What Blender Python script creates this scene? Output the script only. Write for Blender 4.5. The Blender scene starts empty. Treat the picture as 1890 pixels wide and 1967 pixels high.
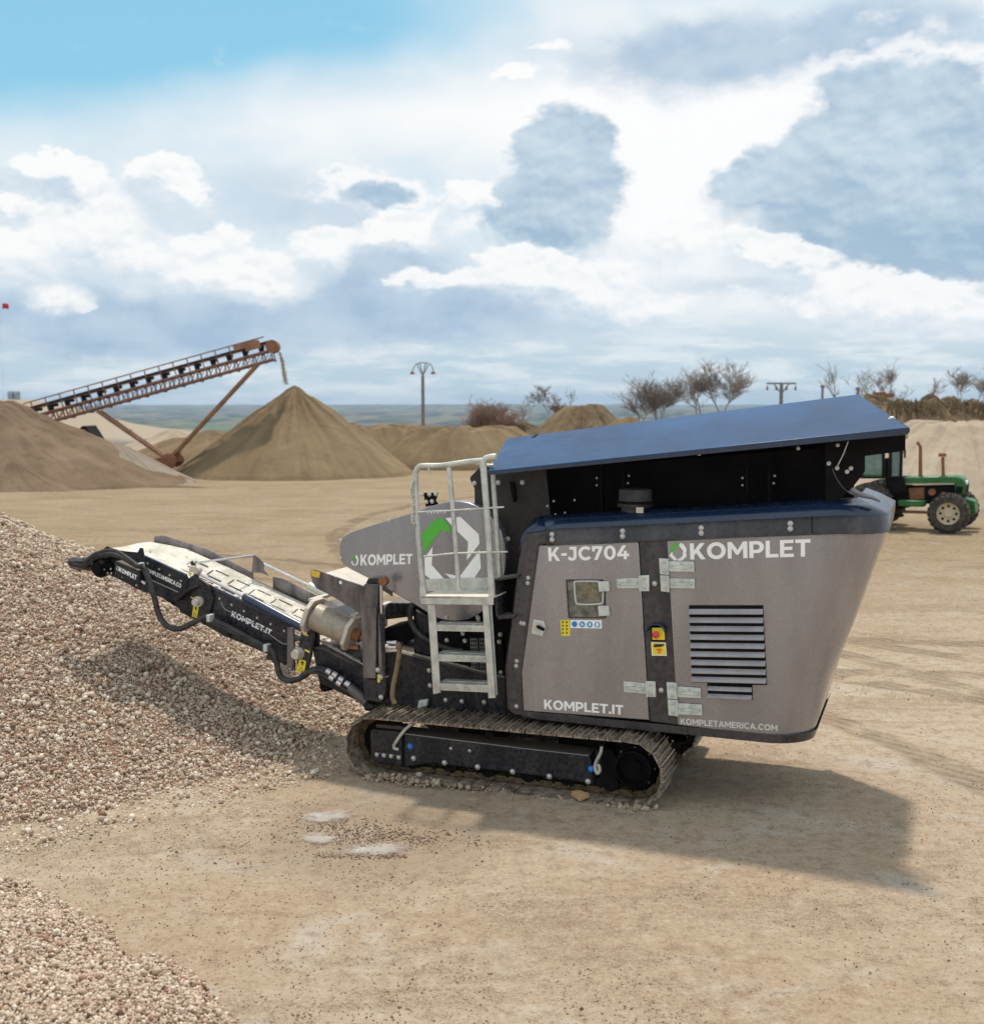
import bpy, bmesh, math, random
import numpy as np
from mathutils import Vector, Matrix, noise
R = math.radians
C = bpy.context.scene.collection
sc = bpy.context.scene

# ------------------------------------------------------------------ camera
FPX, CAMH = 2300.0, 2.8
PITCH = math.atan((983.5 - 778) / FPX)
cam = bpy.data.cameras.new('camera'); camo = bpy.data.objects.new('camera', cam); C.objects.link(camo)
camo.location = (0, 0, CAMH); camo.rotation_euler = (R(90) - PITCH, 0, 0)
cam.sensor_fit = 'HORIZONTAL'; cam.sensor_width = 36; cam.lens = 36 * FPX / 1890
cam.clip_end = 40000; cam.clip_start = .05
cam.dof.use_dof = True; cam.dof.focus_distance = 8.3; cam.dof.aperture_fstop = 2.8
sc.camera = camo
FW = Vector((0, math.cos(PITCH), -math.sin(PITCH))); UP = Vector((0, math.sin(PITCH), math.cos(PITCH)))
EYE = Vector((0, 0, CAMH))
def ray(u, v): return Vector((1, 0, 0)) * ((u - 945) / FPX) - UP * ((v - 983.5) / FPX) + FW
def G(u, v, z=0.0):
    r = ray(u, v); return EYE + r * ((z - CAMH) / r.z)
def D(u, v, y):
    r = ray(u, v); return EYE + r * (y / r.y)

# ------------------------------------------------------------------ light
SUN_EL, SUN_AZ = 71.0, 4.0        # azimuth measured from straight ahead, minus = left
sun = bpy.data.lights.new('sun', 'SUN'); suno = bpy.data.objects.new('sun', sun); C.objects.link(suno)
sdir = Vector((math.sin(R(SUN_AZ)) * math.cos(R(SUN_EL)), math.cos(R(SUN_AZ)) * math.cos(R(SUN_EL)), math.sin(R(SUN_EL))))
suno.rotation_euler = sdir.to_track_quat('Z', 'Y').to_euler()
sun.energy = 3.2; sun.angle = R(3.2); sun.color = (1, .92, .81)
sc.view_settings.view_transform = 'Standard'; sc.view_settings.look = 'None'
sc.view_settings.exposure = 0.0; sc.view_settings.gamma = 1

# ------------------------------------------------------------------ sky
world = bpy.data.worlds.new('World'); sc.world = world; world.use_nodes = True
nt = world.node_tree; nt.nodes.clear()
def N(t, typ, **kw):
    n = t.nodes.new(typ)
    for k, v in kw.items(): setattr(n, k, v)
    return n
def M(t, op, a, b=None, c=None, clamp=False):
    n = N(t, 'ShaderNodeMath', operation=op, use_clamp=clamp)
    for i, x in enumerate((a, b, c)):
        if x is None: continue
        if isinstance(x, (int, float)): n.inputs[i].default_value = x
        else: t.links.new(x, n.inputs[i])
    return n.outputs[0]
def V(t, op, a, b=None, c=None):
    n = N(t, 'ShaderNodeVectorMath', operation=op)
    for i, x in enumerate((a, b, c)):
        if x is None: continue
        if isinstance(x, (tuple, list)): n.inputs[i].default_value = x
        else: t.links.new(x, n.inputs[i])
    return n.outputs['Value'] if op in ('LENGTH', 'DOT_PRODUCT') else n.outputs[0]
def MIX(t, f, a, b, blend='MIX'):
    n = N(t, 'ShaderNodeMix', data_type='RGBA', blend_type=blend)
    for s, x in ((n.inputs[0], f), (n.inputs[6], a), (n.inputs[7], b)):
        if isinstance(x, (int, float)): s.default_value = x
        elif isinstance(x, tuple): s.default_value = (*x, 1)[:4]
        else: t.links.new(x, s)
    return n.outputs[2]
def NOISE(t, vec, scale, detail=4, rough=.55, dist=0, out=0):
    n = N(t, 'ShaderNodeTexNoise'); n.inputs['Scale'].default_value = scale; n.inputs['Detail'].default_value = detail
    n.inputs['Roughness'].default_value = rough; n.inputs['Distortion'].default_value = dist
    if vec is not None: t.links.new(vec, n.inputs['Vector'])
    return n.outputs[out]
def SMOOTH(t, x, lo, hi, a=0., b=1.):
    n = N(t, 'ShaderNodeMapRange', interpolation_type='SMOOTHSTEP')
    t.links.new(x, n.inputs[0])
    for i, y in enumerate((lo, hi, a, b)): n.inputs[i + 1].default_value = y
    return n.outputs[0]

tc = N(nt, 'ShaderNodeTexCoord'); dirv = tc.outputs['Generated']
sep = N(nt, 'ShaderNodeSeparateXYZ'); nt.links.new(dirv, sep.inputs[0])
az = M(nt, 'MULTIPLY', M(nt, 'ARCTAN2', sep.outputs[0], sep.outputs[1]), 57.2958)
el = M(nt, 'MULTIPLY', M(nt, 'ARCSINE', sep.outputs[2]), 57.2958)
cmb = N(nt, 'ShaderNodeCombineXYZ'); nt.links.new(az, cmb.inputs[0]); nt.links.new(el, cmb.inputs[1])
pol = cmb.outputs[0]                    # (azimuth, elevation, 0) in degrees
strv = V(nt, 'MULTIPLY', pol, (1.0, 1.6, 1.0))
def wobble(scale, det, rough, ax, ay):
    w_ = V(nt, 'SUBTRACT', NOISE(nt, strv, scale, det, rough, 0, 1), (.5, .5, .5)); return V(nt, 'MULTIPLY_ADD', w_, (ax, ay, 0), pol)
polw = wobble(.30, 7, .60, 4.2, 3.0)        # ragged cloud masses
pols = wobble(.12, 3, .5, 4.0, 2.4)         # soft veils
def blobs(lst, vec):
    tot = None
    for u, v, su, sv, w in lst:
        r = ray(u, v).normalized()
        ca, ce = math.degrees(math.atan2(r.x, r.y)), math.degrees(math.asin(r.z))
        sx, sy = su / 40., sv / 40.
        q = V(nt, 'MULTIPLY_ADD', vec, (1 / sx, 1 / sy, 0), (-ca / sx, -ce / sy, 0))
        d = V(nt, 'DOT_PRODUCT', q, q)
        g = M(nt, 'MULTIPLY', M(nt, 'EXPONENT', M(nt, 'MULTIPLY', d, -.7)), w)
        tot = g if tot is None else M(nt, 'ADD', tot, g)
    return tot
nsk = N(nt, 'ShaderNodeTexSky', sky_type='NISHITA'); nsk.sun_disc = False
nsk.sun_elevation = R(SUN_EL); nsk.sun_rotation = R(SUN_AZ); nsk.air_density = 1.2; nsk.dust_density = 1.5
skyc = MIX(nt, 1.0, nsk.outputs[0], (.105, .135, .135), 'MULTIPLY')
n_big = NOISE(nt, strv, .09, 5, .55); n_mid = NOISE(nt, strv, .30, 7, .55); n_fine = NOISE(nt, strv, .60, 8, .58); n_soft = NOISE(nt, strv, .20, 4, .5)
stru = V(nt, 'ADD', strv, (.16, .50, 0)); relief = M(nt, 'SUBTRACT', n_fine, NOISE(nt, stru, .60, 8, .58))
blue = blobs([(60, 10, 430, 95, 1.25), (520, 10, 330, 62, .75), (-500, 60, 500, 150, .9), (900, -80, 300, 80, .4)], pols)
veil = M(nt, 'SUBTRACT', 1.0, SMOOTH(nt, blue, .12, 1.15))
bluec = MIX(nt, .7, skyc, (.25, .61, .82))
glow = SMOOTH(nt, blobs([(1360, 230, 300, 130, 1.0), (1290, 400, 120, 130, .8), (1750, 590, 260, 60, .9), (760, 230, 300, 60, .5), (1850, 170, 80, 50, .5)], pols), .1, .8)
veilc = MIX(nt, SMOOTH(nt, n_soft, .35, .65), (.70, .82, .90), (.84, .90, .93))
veilc = MIX(nt, glow, veilc, (1.0, 1.0, 1.0))
c0 = MIX(nt, veil, bluec, veilc)
# pale blue band close to the horizon with flat streaks
hz = SMOOTH(nt, el, 6.0, 1.5)
streak = NOISE(nt, V(nt, 'MULTIPLY', pol, (.42, 2.4, 1)), .42, 7, .6)
lowc = MIX(nt, SMOOTH(nt, streak, .42, .60), (.50, .65, .74), (.82, .88, .90))
c1 = MIX(nt, M(nt, 'MULTIPLY', hz, .85), c0, lowc)
# shaded undersides and far banks, soft
soft = blobs([(300, 628, 400, 50, 1.25), (830, 568, 240, 55, 1.1), (720, 490, 90, 48, .8), (150, 560, 100, 40, .3), (600, 380, 190, 55, .55), (200, 430, 190, 60, .4), (90, 360, 90, 30, .5), (1450, 555, 190, 26, .5), (1420, 470, 60, 50, .35), (1300, 640, 280, 20, .3), (1480, 100, 330, 62, .75), (1700, 50, 200, 60, .4), (1250, 110, 150, 45, .35)], polw)
gen = M(nt, 'MULTIPLY', SMOOTH(nt, n_big, .52, .68), SMOOTH(nt, el, 22, 34))
sm_ = SMOOTH(nt, M(nt, 'ADD', M(nt, 'MULTIPLY_ADD', n_mid, .4, M(nt, 'ADD', soft, gen)), -.2), .12, .95)
c2 = MIX(nt, M(nt, 'MULTIPLY', sm_, .92), c1, MIX(nt, SMOOTH(nt, n_mid, .3, .7), (.36, .50, .67), (.52, .655, .78)))
# the two dark cloud masses with ragged, sunlit upper rims
DARK = [(1680, 335, 120, 135, 1.25), (1840, 375, 150, 110, 1.3), (1450, 355, 75, 45, 1.0), (1720, 450, 150, 45, .9), (2150, 330, 250, 150, 1.0), (1085, 350, 85, 105, 1.25), (1010, 435, 95, 30, .8), (1000, 415, 55, 35, .5), (720, 365, 90, 32, .62)]
polu = V(nt, 'ADD', polw, (.5, 1.5, 0)); n_bil = NOISE(nt, strv, .42, 8, .56)
dark = blobs(DARK, polw); dtop = M(nt, 'SUBTRACT', dark, blobs(DARK, polu))       # positive near an upper edge
dk_ = M(nt, 'ADD', M(nt, 'MULTIPLY_ADD', n_bil, 1.0, dark), -.5)
up_ = SMOOTH(nt, dtop, -.25, .3)
dm = MIX(nt, up_, SMOOTH(nt, dk_, .12, 1.05), SMOOTH(nt, dk_, .30, .58))
rim = M(nt, 'MULTIPLY', M(nt, 'MULTIPLY', SMOOTH(nt, dk_, .10, .32), M(nt, 'SUBTRACT', 1.0, dm)), up_)
c3 = MIX(nt, M(nt, 'MULTIPLY', rim, .9), c2, (1.0, 1.0, 1.0))
dsh = M(nt, 'ADD', M(nt, 'MULTIPLY', up_, .42), M(nt, 'ADD', M(nt, 'MULTIPLY', relief, 1.1), M(nt, 'MULTIPLY_ADD', SMOOTH(nt, n_mid, .32, .68), .5, -.18)), clamp=True)
c4 = MIX(nt, M(nt, 'MULTIPLY', dm, .88), c3, MIX(nt, dsh, (.32, .475, .63), (.62, .745, .83)))
# cumulus heads and bright banks
WHITE = [(105, 328, 60, 22, .9), (310, 322, 48, 26, .85), (345, 360, 40, 22, .6), (40, 500, 85, 60, .9), (150, 440, 80, 40, .5), (250, 490, 60, 34, .85), (380, 520, 60, 40, .7), (520, 535, 80, 34, .85), (620, 470, 60, 34, .7), (120, 585, 45, 26, .7), (240, 400, 90, 40, .55), (420, 450, 60, 26, .5),
            (775, 440, 62, 34, 1.0), (905, 385, 46, 28, .95), (810, 530, 60, 16, .8), (1000, 525, 110, 36, 1.1), (1160, 560, 80, 40, .75), (1210, 600, 160, 22, .4), (1440, 470, 40, 20, .7), (1530, 490, 60, 24, .9), (1290, 450, 90, 50, .6), (1640, 560, 170, 34, .8), (1800, 610, 160, 40, .6), (985, 145, 42, 18, .85), (1060, 90, 40, 16, .5), (30, 385, 26, 12, .8)]
wh = blobs(WHITE, polw); wtop = M(nt, 'SUBTRACT', wh, blobs(WHITE, V(nt, 'ADD', polw, (.3, .8, 0))))
wk_ = M(nt, 'ADD', M(nt, 'MULTIPLY_ADD', n_bil, .7, wh), -.35); wu_ = SMOOTH(nt, wtop, -.3, .3)
wm = MIX(nt, wu_, SMOOTH(nt, wk_, .15, .80), SMOOTH(nt, wk_, .28, .46))
whc = MIX(nt, M(nt, 'ADD', M(nt, 'MULTIPLY', wu_, .75), M(nt, 'ADD', M(nt, 'MULTIPLY', relief, 1.6), M(nt, 'MULTIPLY_ADD', n_soft, .8, -.15)), clamp=True), (.62, .73, .83), (1.0, 1.0, .99))
c3 = MIX(nt, M(nt, 'MULTIPLY', wm, .95), c4, whc)
bg = N(nt, 'ShaderNodeBackground'); nt.links.new(c3, bg.inputs[0]); bg.inputs[1].default_value = 1.0
wo = N(nt, 'ShaderNodeOutputWorld'); nt.links.new(bg.outputs[0], wo.inputs[0])
world.cycles.sampling_method = 'MANUAL'; world.cycles.sample_map_resolution = 512

# ------------------------------------------------------------------ helpers
class MB:
    def __init__(s): s.v = []; s.f = []
    def add(s, vs, fs):
        o = len(s.v); s.v += [tuple(x) for x in vs]; s.f += [tuple(i + o for i in f) for f in fs]; return s
    def box(s, c, d, m=None):
        hx, hy, hz = d[0] / 2, d[1] / 2, d[2] / 2
        vs = [Vector((x, y, z)) for x in (-hx, hx) for y in (-hy, hy) for z in (-hz, hz)]
        if m is not None: vs = [m @ x for x in vs]
        vs = [x + Vector(c) for x in vs]
        return s.add(vs, [(0, 1, 3, 2), (4, 6, 7, 5), (0, 4, 5, 1), (2, 3, 7, 6), (0, 2, 6, 4), (1, 5, 7, 3)])
    def prism(s, pts, ext):
        n = len(pts); e = Vector(ext); a = [Vector(p) for p in pts]
        return s.add(a + [p + e for p in a], [tuple(range(n)), tuple(range(2 * n - 1, n - 1, -1))] + [(i, (i + 1) % n, (i + 1) % n + n, i + n) for i in range(n)])
    def bar(s, p, q, w, h, upv=(0, 0, 1)):
        p, q = Vector(p), Vector(q); d = (q - p).normalized(); u = Vector(upv)
        x = d.cross(u)
        if x.length < 1e-4: x = d.cross(Vector((0, 1, 0)))
        x.normalize(); y = x.cross(d).normalized()
        vs = [c + x * a * w / 2 + y * b * h / 2 for c in (p, q) for a, b in ((-1, -1), (1, -1), (1, 1), (-1, 1))]
        return s.add(vs, [(0, 1, 2, 3), (7, 6, 5, 4), (0, 4, 5, 1), (1, 5, 6, 2), (2, 6, 7, 3), (3, 7, 4, 0)])
    def tube(s, pts, r, n=10, cap=True):
        pts = [Vector(p) for p in pts]; rs = r if isinstance(r, (list, tuple)) else [r] * len(pts)
        x = None; rings = []
        for i, p in enumerate(pts):
            a = pts[max(0, i - 1)]; b = pts[min(len(pts) - 1, i + 1)]; d = (b - a).normalized()
            if x is None:
                x = d.cross(Vector((0, 0, 1)))
                if x.length < .05: x = d.cross(Vector((0, 1, 0)))
            x = (x - d * x.dot(d)).normalized(); y = d.cross(x)
            rings.append([p + (x * math.cos(t) + y * math.sin(t)) * rs[i] for t in [2 * math.pi * k / n for k in range(n)]])
        vs = [q for ring in rings for q in ring]; fs = []
        for i in range(len(pts) - 1):
            for k in range(n):
                k2 = (k + 1) % n; fs.append((i * n + k, i * n + k2, (i + 1) * n + k2, (i + 1) * n + k))
        if cap: fs += [tuple(range(n - 1, -1, -1)), tuple((len(pts) - 1) * n + k for k in range(n))]
        return s.add(vs, fs)
    def cyl(s, p, q, r, n=20): return s.tube([p, q], r, n)
    def lathe(s, o, axis, prof, n=28, cap=True):
        o = Vector(o); ax = Vector(axis).normalized(); x = ax.cross(Vector((0, 0, 1)))
        if x.length < .05: x = ax.cross(Vector((0, 1, 0)))
        x.normalize(); y = ax.cross(x); vs = []; fs = []
        for h, r in prof:
            for k in range(n):
                t = 2 * math.pi * k / n; vs.append(o + ax * h + (x * math.cos(t) + y * math.sin(t)) * max(r, 1e-4))
        for i in range(len(prof) - 1):
            for k in range(n):
                k2 = (k + 1) % n; fs.append((i * n + k, i * n + k2, (i + 1) * n + k2, (i + 1) * n + k))
        if cap: fs += [tuple(range(n - 1, -1, -1)), tuple((len(prof) - 1) * n + k for k in range(n))]
        return s.add(vs, fs)
    def grid(s, rows, close=False):
        n = len(rows[0]); vs = [p for r in rows for p in r]; fs = []
        for i in range(len(rows) - 1):
            for k in range(n if close else n - 1):
                k2 = (k + 1) % n; fs.append((i * n + k, i * n + k2, (i + 1) * n + k2, (i + 1) * n + k))
        return s.add(vs, fs)
def link_mesh(name, verts, faces, mat, parent=None, smooth=35, bevel=0, solid=0):
    me = bpy.data.meshes.new(name); me.from_pydata([tuple(v) for v in verts], [], faces)
    bm = bmesh.new(); bm.from_mesh(me); bmesh.ops.recalc_face_normals(bm, faces=bm.faces); bm.to_mesh(me); bm.free()
    if mat: me.materials.append(mat)
    if smooth:
        me.polygons.foreach_set('use_smooth', [True] * len(me.polygons)); me.set_sharp_from_angle(angle=R(smooth))
    o = bpy.data.objects.new(name, me); C.objects.link(o)
    if parent: o.parent = parent
    if solid:
        m = o.modifiers.new('solid', 'SOLIDIFY'); m.thickness = solid; m.offset = 0
    if bevel:
        m = o.modifiers.new('bevel', 'BEVEL'); m.width = bevel; m.segments = 2; m.limit_method = 'ANGLE'; m.angle_limit = R(35)
    return o
def part(name, mb, mat, parent=None, **k): return link_mesh(name, mb.v, mb.f, mat, parent, **k)
def tag(o, label=None, cat=None, group=None, kind=None):
    if label: o['label'] = label
    if cat: o['category'] = cat
    if group: o['group'] = group
    if kind: o['kind'] = kind
    return o
def empty(name, loc, rz=0.0):
    o = bpy.data.objects.new(name, None); C.objects.link(o); o.location = loc; o.rotation_euler = (0, 0, rz); return o
class Frame:
    """a local frame standing on the ground: X along, Y away from the camera, Z up"""
    def __init__(s, o, yaw):
        s.o = Vector(o); s.yaw = yaw; s.ex = Vector((math.cos(yaw), math.sin(yaw), 0)); s.ey = Vector((-math.sin(yaw), math.cos(yaw), 0))
    def P(s, u, v, Y=0.0):
        r = ray(u, v); t = (Y - s.ey.dot(EYE - s.o)) / s.ey.dot(r); q = EYE + r * t - s.o
        return Vector((q.dot(s.ex), Y, q.z))
def arc(c, r, a0, a1, n): return [(c[0] + r * math.cos(a0 + (a1 - a0) * i / n), c[1] + r * math.sin(a0 + (a1 - a0) * i / n)) for i in range(n + 1)]
def curve_pts(pts, n=8):
    pts = [Vector(p) for p in pts]; out = []
    for i in range(len(pts) - 1):
        p0 = pts[max(i - 1, 0)]; p1 = pts[i]; p2 = pts[i + 1]; p3 = pts[min(i + 2, len(pts) - 1)]
        for k in range(n):
            t = k / n
            out.append(.5 * ((2 * p1) + (p2 - p0) * t + (2 * p0 - 5 * p1 + 4 * p2 - p3) * t * t + (3 * p1 - 3 * p2 + p3 - p0) * t ** 3))
    return out + [pts[-1]]

# ------------------------------------------------------------------ materials
def mat(name, col, rough=.5, metal=0., dust=0., dustc=(.42, .34, .25), nscale=3., var=.25, bump=0., bscale=40., coat=0., topdust=0., spec=.5, streak=False):
    m = bpy.data.materials.new(name); m.use_nodes = True; t = m.node_tree; b = t.nodes['Principled BSDF']
    tcn = N(t, 'ShaderNodeTexCoord'); vec = tcn.outputs['Object']
    nv = V(t, 'MULTIPLY', vec, (1, 1, .25)) if streak else vec
    n1 = NOISE(t, nv, nscale, 7, .62); n2 = NOISE(t, vec, nscale * 9, 5, .6)
    c = MIX(t, SMOOTH(t, n1, .3, .7), tuple(x * (1 - var) for x in col), tuple(min(x * (1 + var), 1) for x in col))
    f = None
    if dust: f = M(t, 'MULTIPLY', SMOOTH(t, M(t, 'MULTIPLY_ADD', n2, .5, M(t, 'MULTIPLY', n1, .5)), .42, .66), dust)
    if topdust:
        g = N(t, 'ShaderNodeNewGeometry'); s = N(t, 'ShaderNodeSeparateXYZ'); t.links.new(g.outputs['Normal'], s.inputs[0])
        k = M(t, 'MULTIPLY', SMOOTH(t, M(t, 'MULTIPLY_ADD', n2, .4, s.outputs[2]), .75, 1.15), topdust)
        f = k if f is None else M(t, 'MAXIMUM', f, k)
    rg = SMOOTH(t, n2, .3, .7, rough * .8, min(rough * 1.25, 1))
    if f is not None:
        c = MIX(t, f, c, dustc)
        rg = M(t, 'MULTIPLY_ADD', f, .5, rg, clamp=True)
    t.links.new(c, b.inputs['Base Color']); t.links.new(rg, b.inputs['Roughness'])
    b.inputs['Metallic'].default_value = metal; b.inputs['Coat Weight'].default_value = coat; b.inputs['Coat Roughness'].default_value = .15
    b.inputs['Specular IOR Level'].default_value = spec
    if bump:
        bn = N(t, 'ShaderNodeBump'); bn.inputs['Strength'].default_value = bump; bn.inputs['Distance'].default_value = .02
        t.links.new(NOISE(t, vec, bscale, 6, .6), bn.inputs['Height']); t.links.new(bn.outputs[0], b.inputs['Normal'])
    return m
DUST = (.50, .42, .32)
m_dark = mat('dark_paint', (.014, .016, .024), .30, 0, .10, DUST, 4, .3, topdust=.35, streak=True, spec=.3)
m_trim = mat('charcoal_paint', (.033, .030, .037), .30, 0, .10, DUST, 3, .3, topdust=.12, streak=True)
m_navy = mat('navy_paint', (.012, .028, .070), .25, 0, .0, DUST, 3, .2, spec=.7)
m_navy_sky = mat('navy_sky_tint', (.012, .060, .160), .34, 0, .0, (.2, .26, .34), .8, .35, spec=.25, topdust=.0)  # navy wing paint with the reflected sky put into its base colour
m_grey = mat('grey_paint', (.315, .305, .325), .25, .6, .04, (.50, .44, .38), 2.2, .14, coat=.35, streak=True)
m_greyd = mat('louvre_paint', (.34, .33, .345), .36, 0, .12, DUST, 6, .12)
m_black = mat('black_steel', (.007, .006, .007), .7, 0, .10, (.06, .045, .03), 5, .3, spec=.12)
m_rubber = mat('rubber', (.018, .018, .02), .5, 0, .35, (.17, .15, .13), 14, .3)
m_galv = mat('galvanised', (.60, .61, .57), .42, .55, .35, (.55, .47, .35), 12, .25, bump=.1)
m_zinc = mat('zinc_plate', (.62, .66, .62), .4, .35, .25, (.52, .50, .44), 14, .2)
m_bolt = mat('bolt_metal', (.55, .54, .52), .35, .5, .1, DUST, 10, .1)
m_steel = mat('worn_steel', (.13, .11, .11), .36, .3, .45, (.34, .29, .26), 9, .4, streak=True)
m_shoe = mat('track_steel', (.20, .155, .12), .45, .3, .8, (.56, .45, .33), 16, .4, bump=.35, bscale=60)  # dust tone also lightened to stand in for sunlight the hood blocks
m_belt = mat('dusty_belt', (.60, .55, .46), .85, 0, .8, (.86, .82, .74), 5, .2, bump=.5, bscale=30)
m_mud = mat('dried_mud', (.52, .43, .32), .95, 0, .4, (.68, .60, .48), 20, .25, bump=.8, bscale=50)
m_drum = mat('drum_metal', (.40, .35, .28), .5, .35, .6, (.30, .24, .17), 10, .25, bump=.15)
m_cream = mat('cream_plate', (.62, .56, .48), .5, .2, .35, (.45, .37, .27), 12, .15)
m_white = mat('white_vinyl', (.97, .96, .94), .5, 0, 0, var=.03)
m_lgrey = mat('pale_vinyl', (.66, .64, .62), .5, 0, 0, var=.03)
m_green = mat('green_vinyl', (.10, .50, .05), .45, 0, 0, var=.04)
m_yell = mat('yellow_vinyl', (.85, .70, .03), .5, 0, .1, (.6, .5, .3), 20, .05)
m_print = mat('black_print', (.015, .015, .012), .5, var=.0)
m_red = mat('red_button', (.75, .04, .07), .35, var=.05)
m_orng = mat('orange_print', (.80, .16, .02), .5, var=.05)
m_bsign = mat('blue_print', (.05, .33, .68), .5, var=.03)
m_bdot = mat('blue_cap', (.02, .22, .65), .35, var=.1)
m_rust = mat('rusty_steel', (.30, .13, .06), .7, .2, .4, (.12, .06, .04), 14, .35)
m_glass = mat('dirty_window', (.10, .105, .085), .12, 0, .55, (.30, .29, .24), 16, .5, spec=.8)
m_rod = mat('chrome_rod', (.62, .60, .62), .2, .9, .1, DUST, 10, .05)

def sand_mat(name, c1, c2, dark=(.12, .08, .05), scale=1.0, bump=.5, grain=25., darkamt=.25):
    m = bpy.data.materials.new(name); m.use_nodes = True; t = m.node_tree; b = t.nodes['Principled BSDF']
    vec = N(t, 'ShaderNodeTexCoord').outputs['Object']
    n1 = NOISE(t, vec, .35 * scale, 8, .62); n2 = NOISE(t, vec, grain * scale, 5, .65); n3 = NOISE(t, vec, 2.2 * scale, 6, .6, .4)
    c = MIX(t, SMOOTH(t, n1, .35, .65), c1, c2)
    c = MIX(t, M(t, 'MULTIPLY', SMOOTH(t, n3, .52, .68), darkamt), c, dark)
    c = MIX(t, M(t, 'MULTIPLY', SMOOTH(t, n2, .56, .68), .45), c, dark)
    sx_ = N(t, 'ShaderNodeSeparateXYZ'); t.links.new(vec, sx_.inputs[0]); th = M(t, 'ARCTAN2', sx_.outputs[1], sx_.outputs[0]); ln_ = V(t, 'LENGTH', vec)
    cx_ = N(t, 'ShaderNodeCombineXYZ'); t.links.new(M(t, 'MULTIPLY', M(t, 'COSINE', th), 9), cx_.inputs[0]); t.links.new(M(t, 'MULTIPLY', M(t, 'SINE', th), 9), cx_.inputs[1]); t.links.new(M(t, 'MULTIPLY', ln_, .5), cx_.inputs[2])
    run = NOISE(t, cx_.outputs[0], 1.0, 7, .65, .3)
    c = MIX(t, M(t, 'MULTIPLY', SMOOTH(t, run, .50, .68), .40), c, dark); c = MIX(t, M(t, 'MULTIPLY', SMOOTH(t, run, .46, .34), .35), c, tuple(min(1, x_ * 1.3) for x_ in c2))
    n3 = M(t, 'MULTIPLY_ADD', run, .9, n3)
    t.links.new(c, b.inputs['Base Color']); b.inputs['Roughness'].default_value = .95; b.inputs['Specular IOR Level'].default_value = .15
    bn = N(t, 'ShaderNodeBump'); bn.inputs['Strength'].default_value = bump; bn.inputs['Distance'].default_value = .12 / scale
    t.links.new(M(t, 'MULTIPLY_ADD', n2, .25, n3), bn.inputs['Height']); t.links.new(bn.outputs[0], b.inputs['Normal'])
    return m
m_sand = sand_mat('tan_sand', (.195, .137, .078), (.24, .175, .10))
m_brown = sand_mat('brown_grit', (.15, .10, .063), (.215, .15, .10), grain=12, darkamt=.35)
m_greyg = sand_mat('grey_grit', (.25, .205, .16), (.30, .25, .20), grain=12, darkamt=.15)
m_pale = sand_mat('pale_sand', (.40, .32, .235), (.46, .375, .285), dark=(.22, .155, .10))
m_scrub = sand_mat('dry_scrub', (.19, .13, .075), (.26, .195, .12), dark=(.06, .042, .026), grain=6, darkamt=.6, bump=1)

def stone_mat(name, cols):
    m = bpy.data.materials.new(name); m.use_nodes = True; t = m.node_tree; b = t.nodes['Principled BSDF']
    a = N(t, 'ShaderNodeAttribute'); a.attribute_name = 'tone'
    r = N(t, 'ShaderNodeValToRGB'); t.links.new(a.outputs['Fac'], r.inputs[0]); e = r.color_ramp.elements
    while len(e) < len(cols): e.new(.5)
    for i, (p, c) in enumerate(cols): e[i].position = p; e[i].color = (*c, 1)
    vec = N(t, 'ShaderNodeTexCoord').outputs['Object']
    c = MIX(t, SMOOTH(t, NOISE(t, vec, 60, 3), .4, .6, 0, .35), r.outputs[0], (.30, .22, .16))
    t.links.new(c, b.inputs['Base Color']); b.inputs['Roughness'].default_value = .85; b.inputs['Specular IOR Level'].default_value = .25
    return m
m_gravel = stone_mat('mixed_gravel', [(0, (.11, .065, .042)), (.16, (.34, .18, .115)), (.34, (.45, .325, .23)), (.62, (.60, .475, .36)), (1, (.82, .73, .60))])
m_pebble = stone_mat('yard_pebbles', [(0, (.11, .055, .035)), (.3, (.24, .15, .10)), (.6, (.38, .28, .20)), (1, (.58, .49, .38))])

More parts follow.
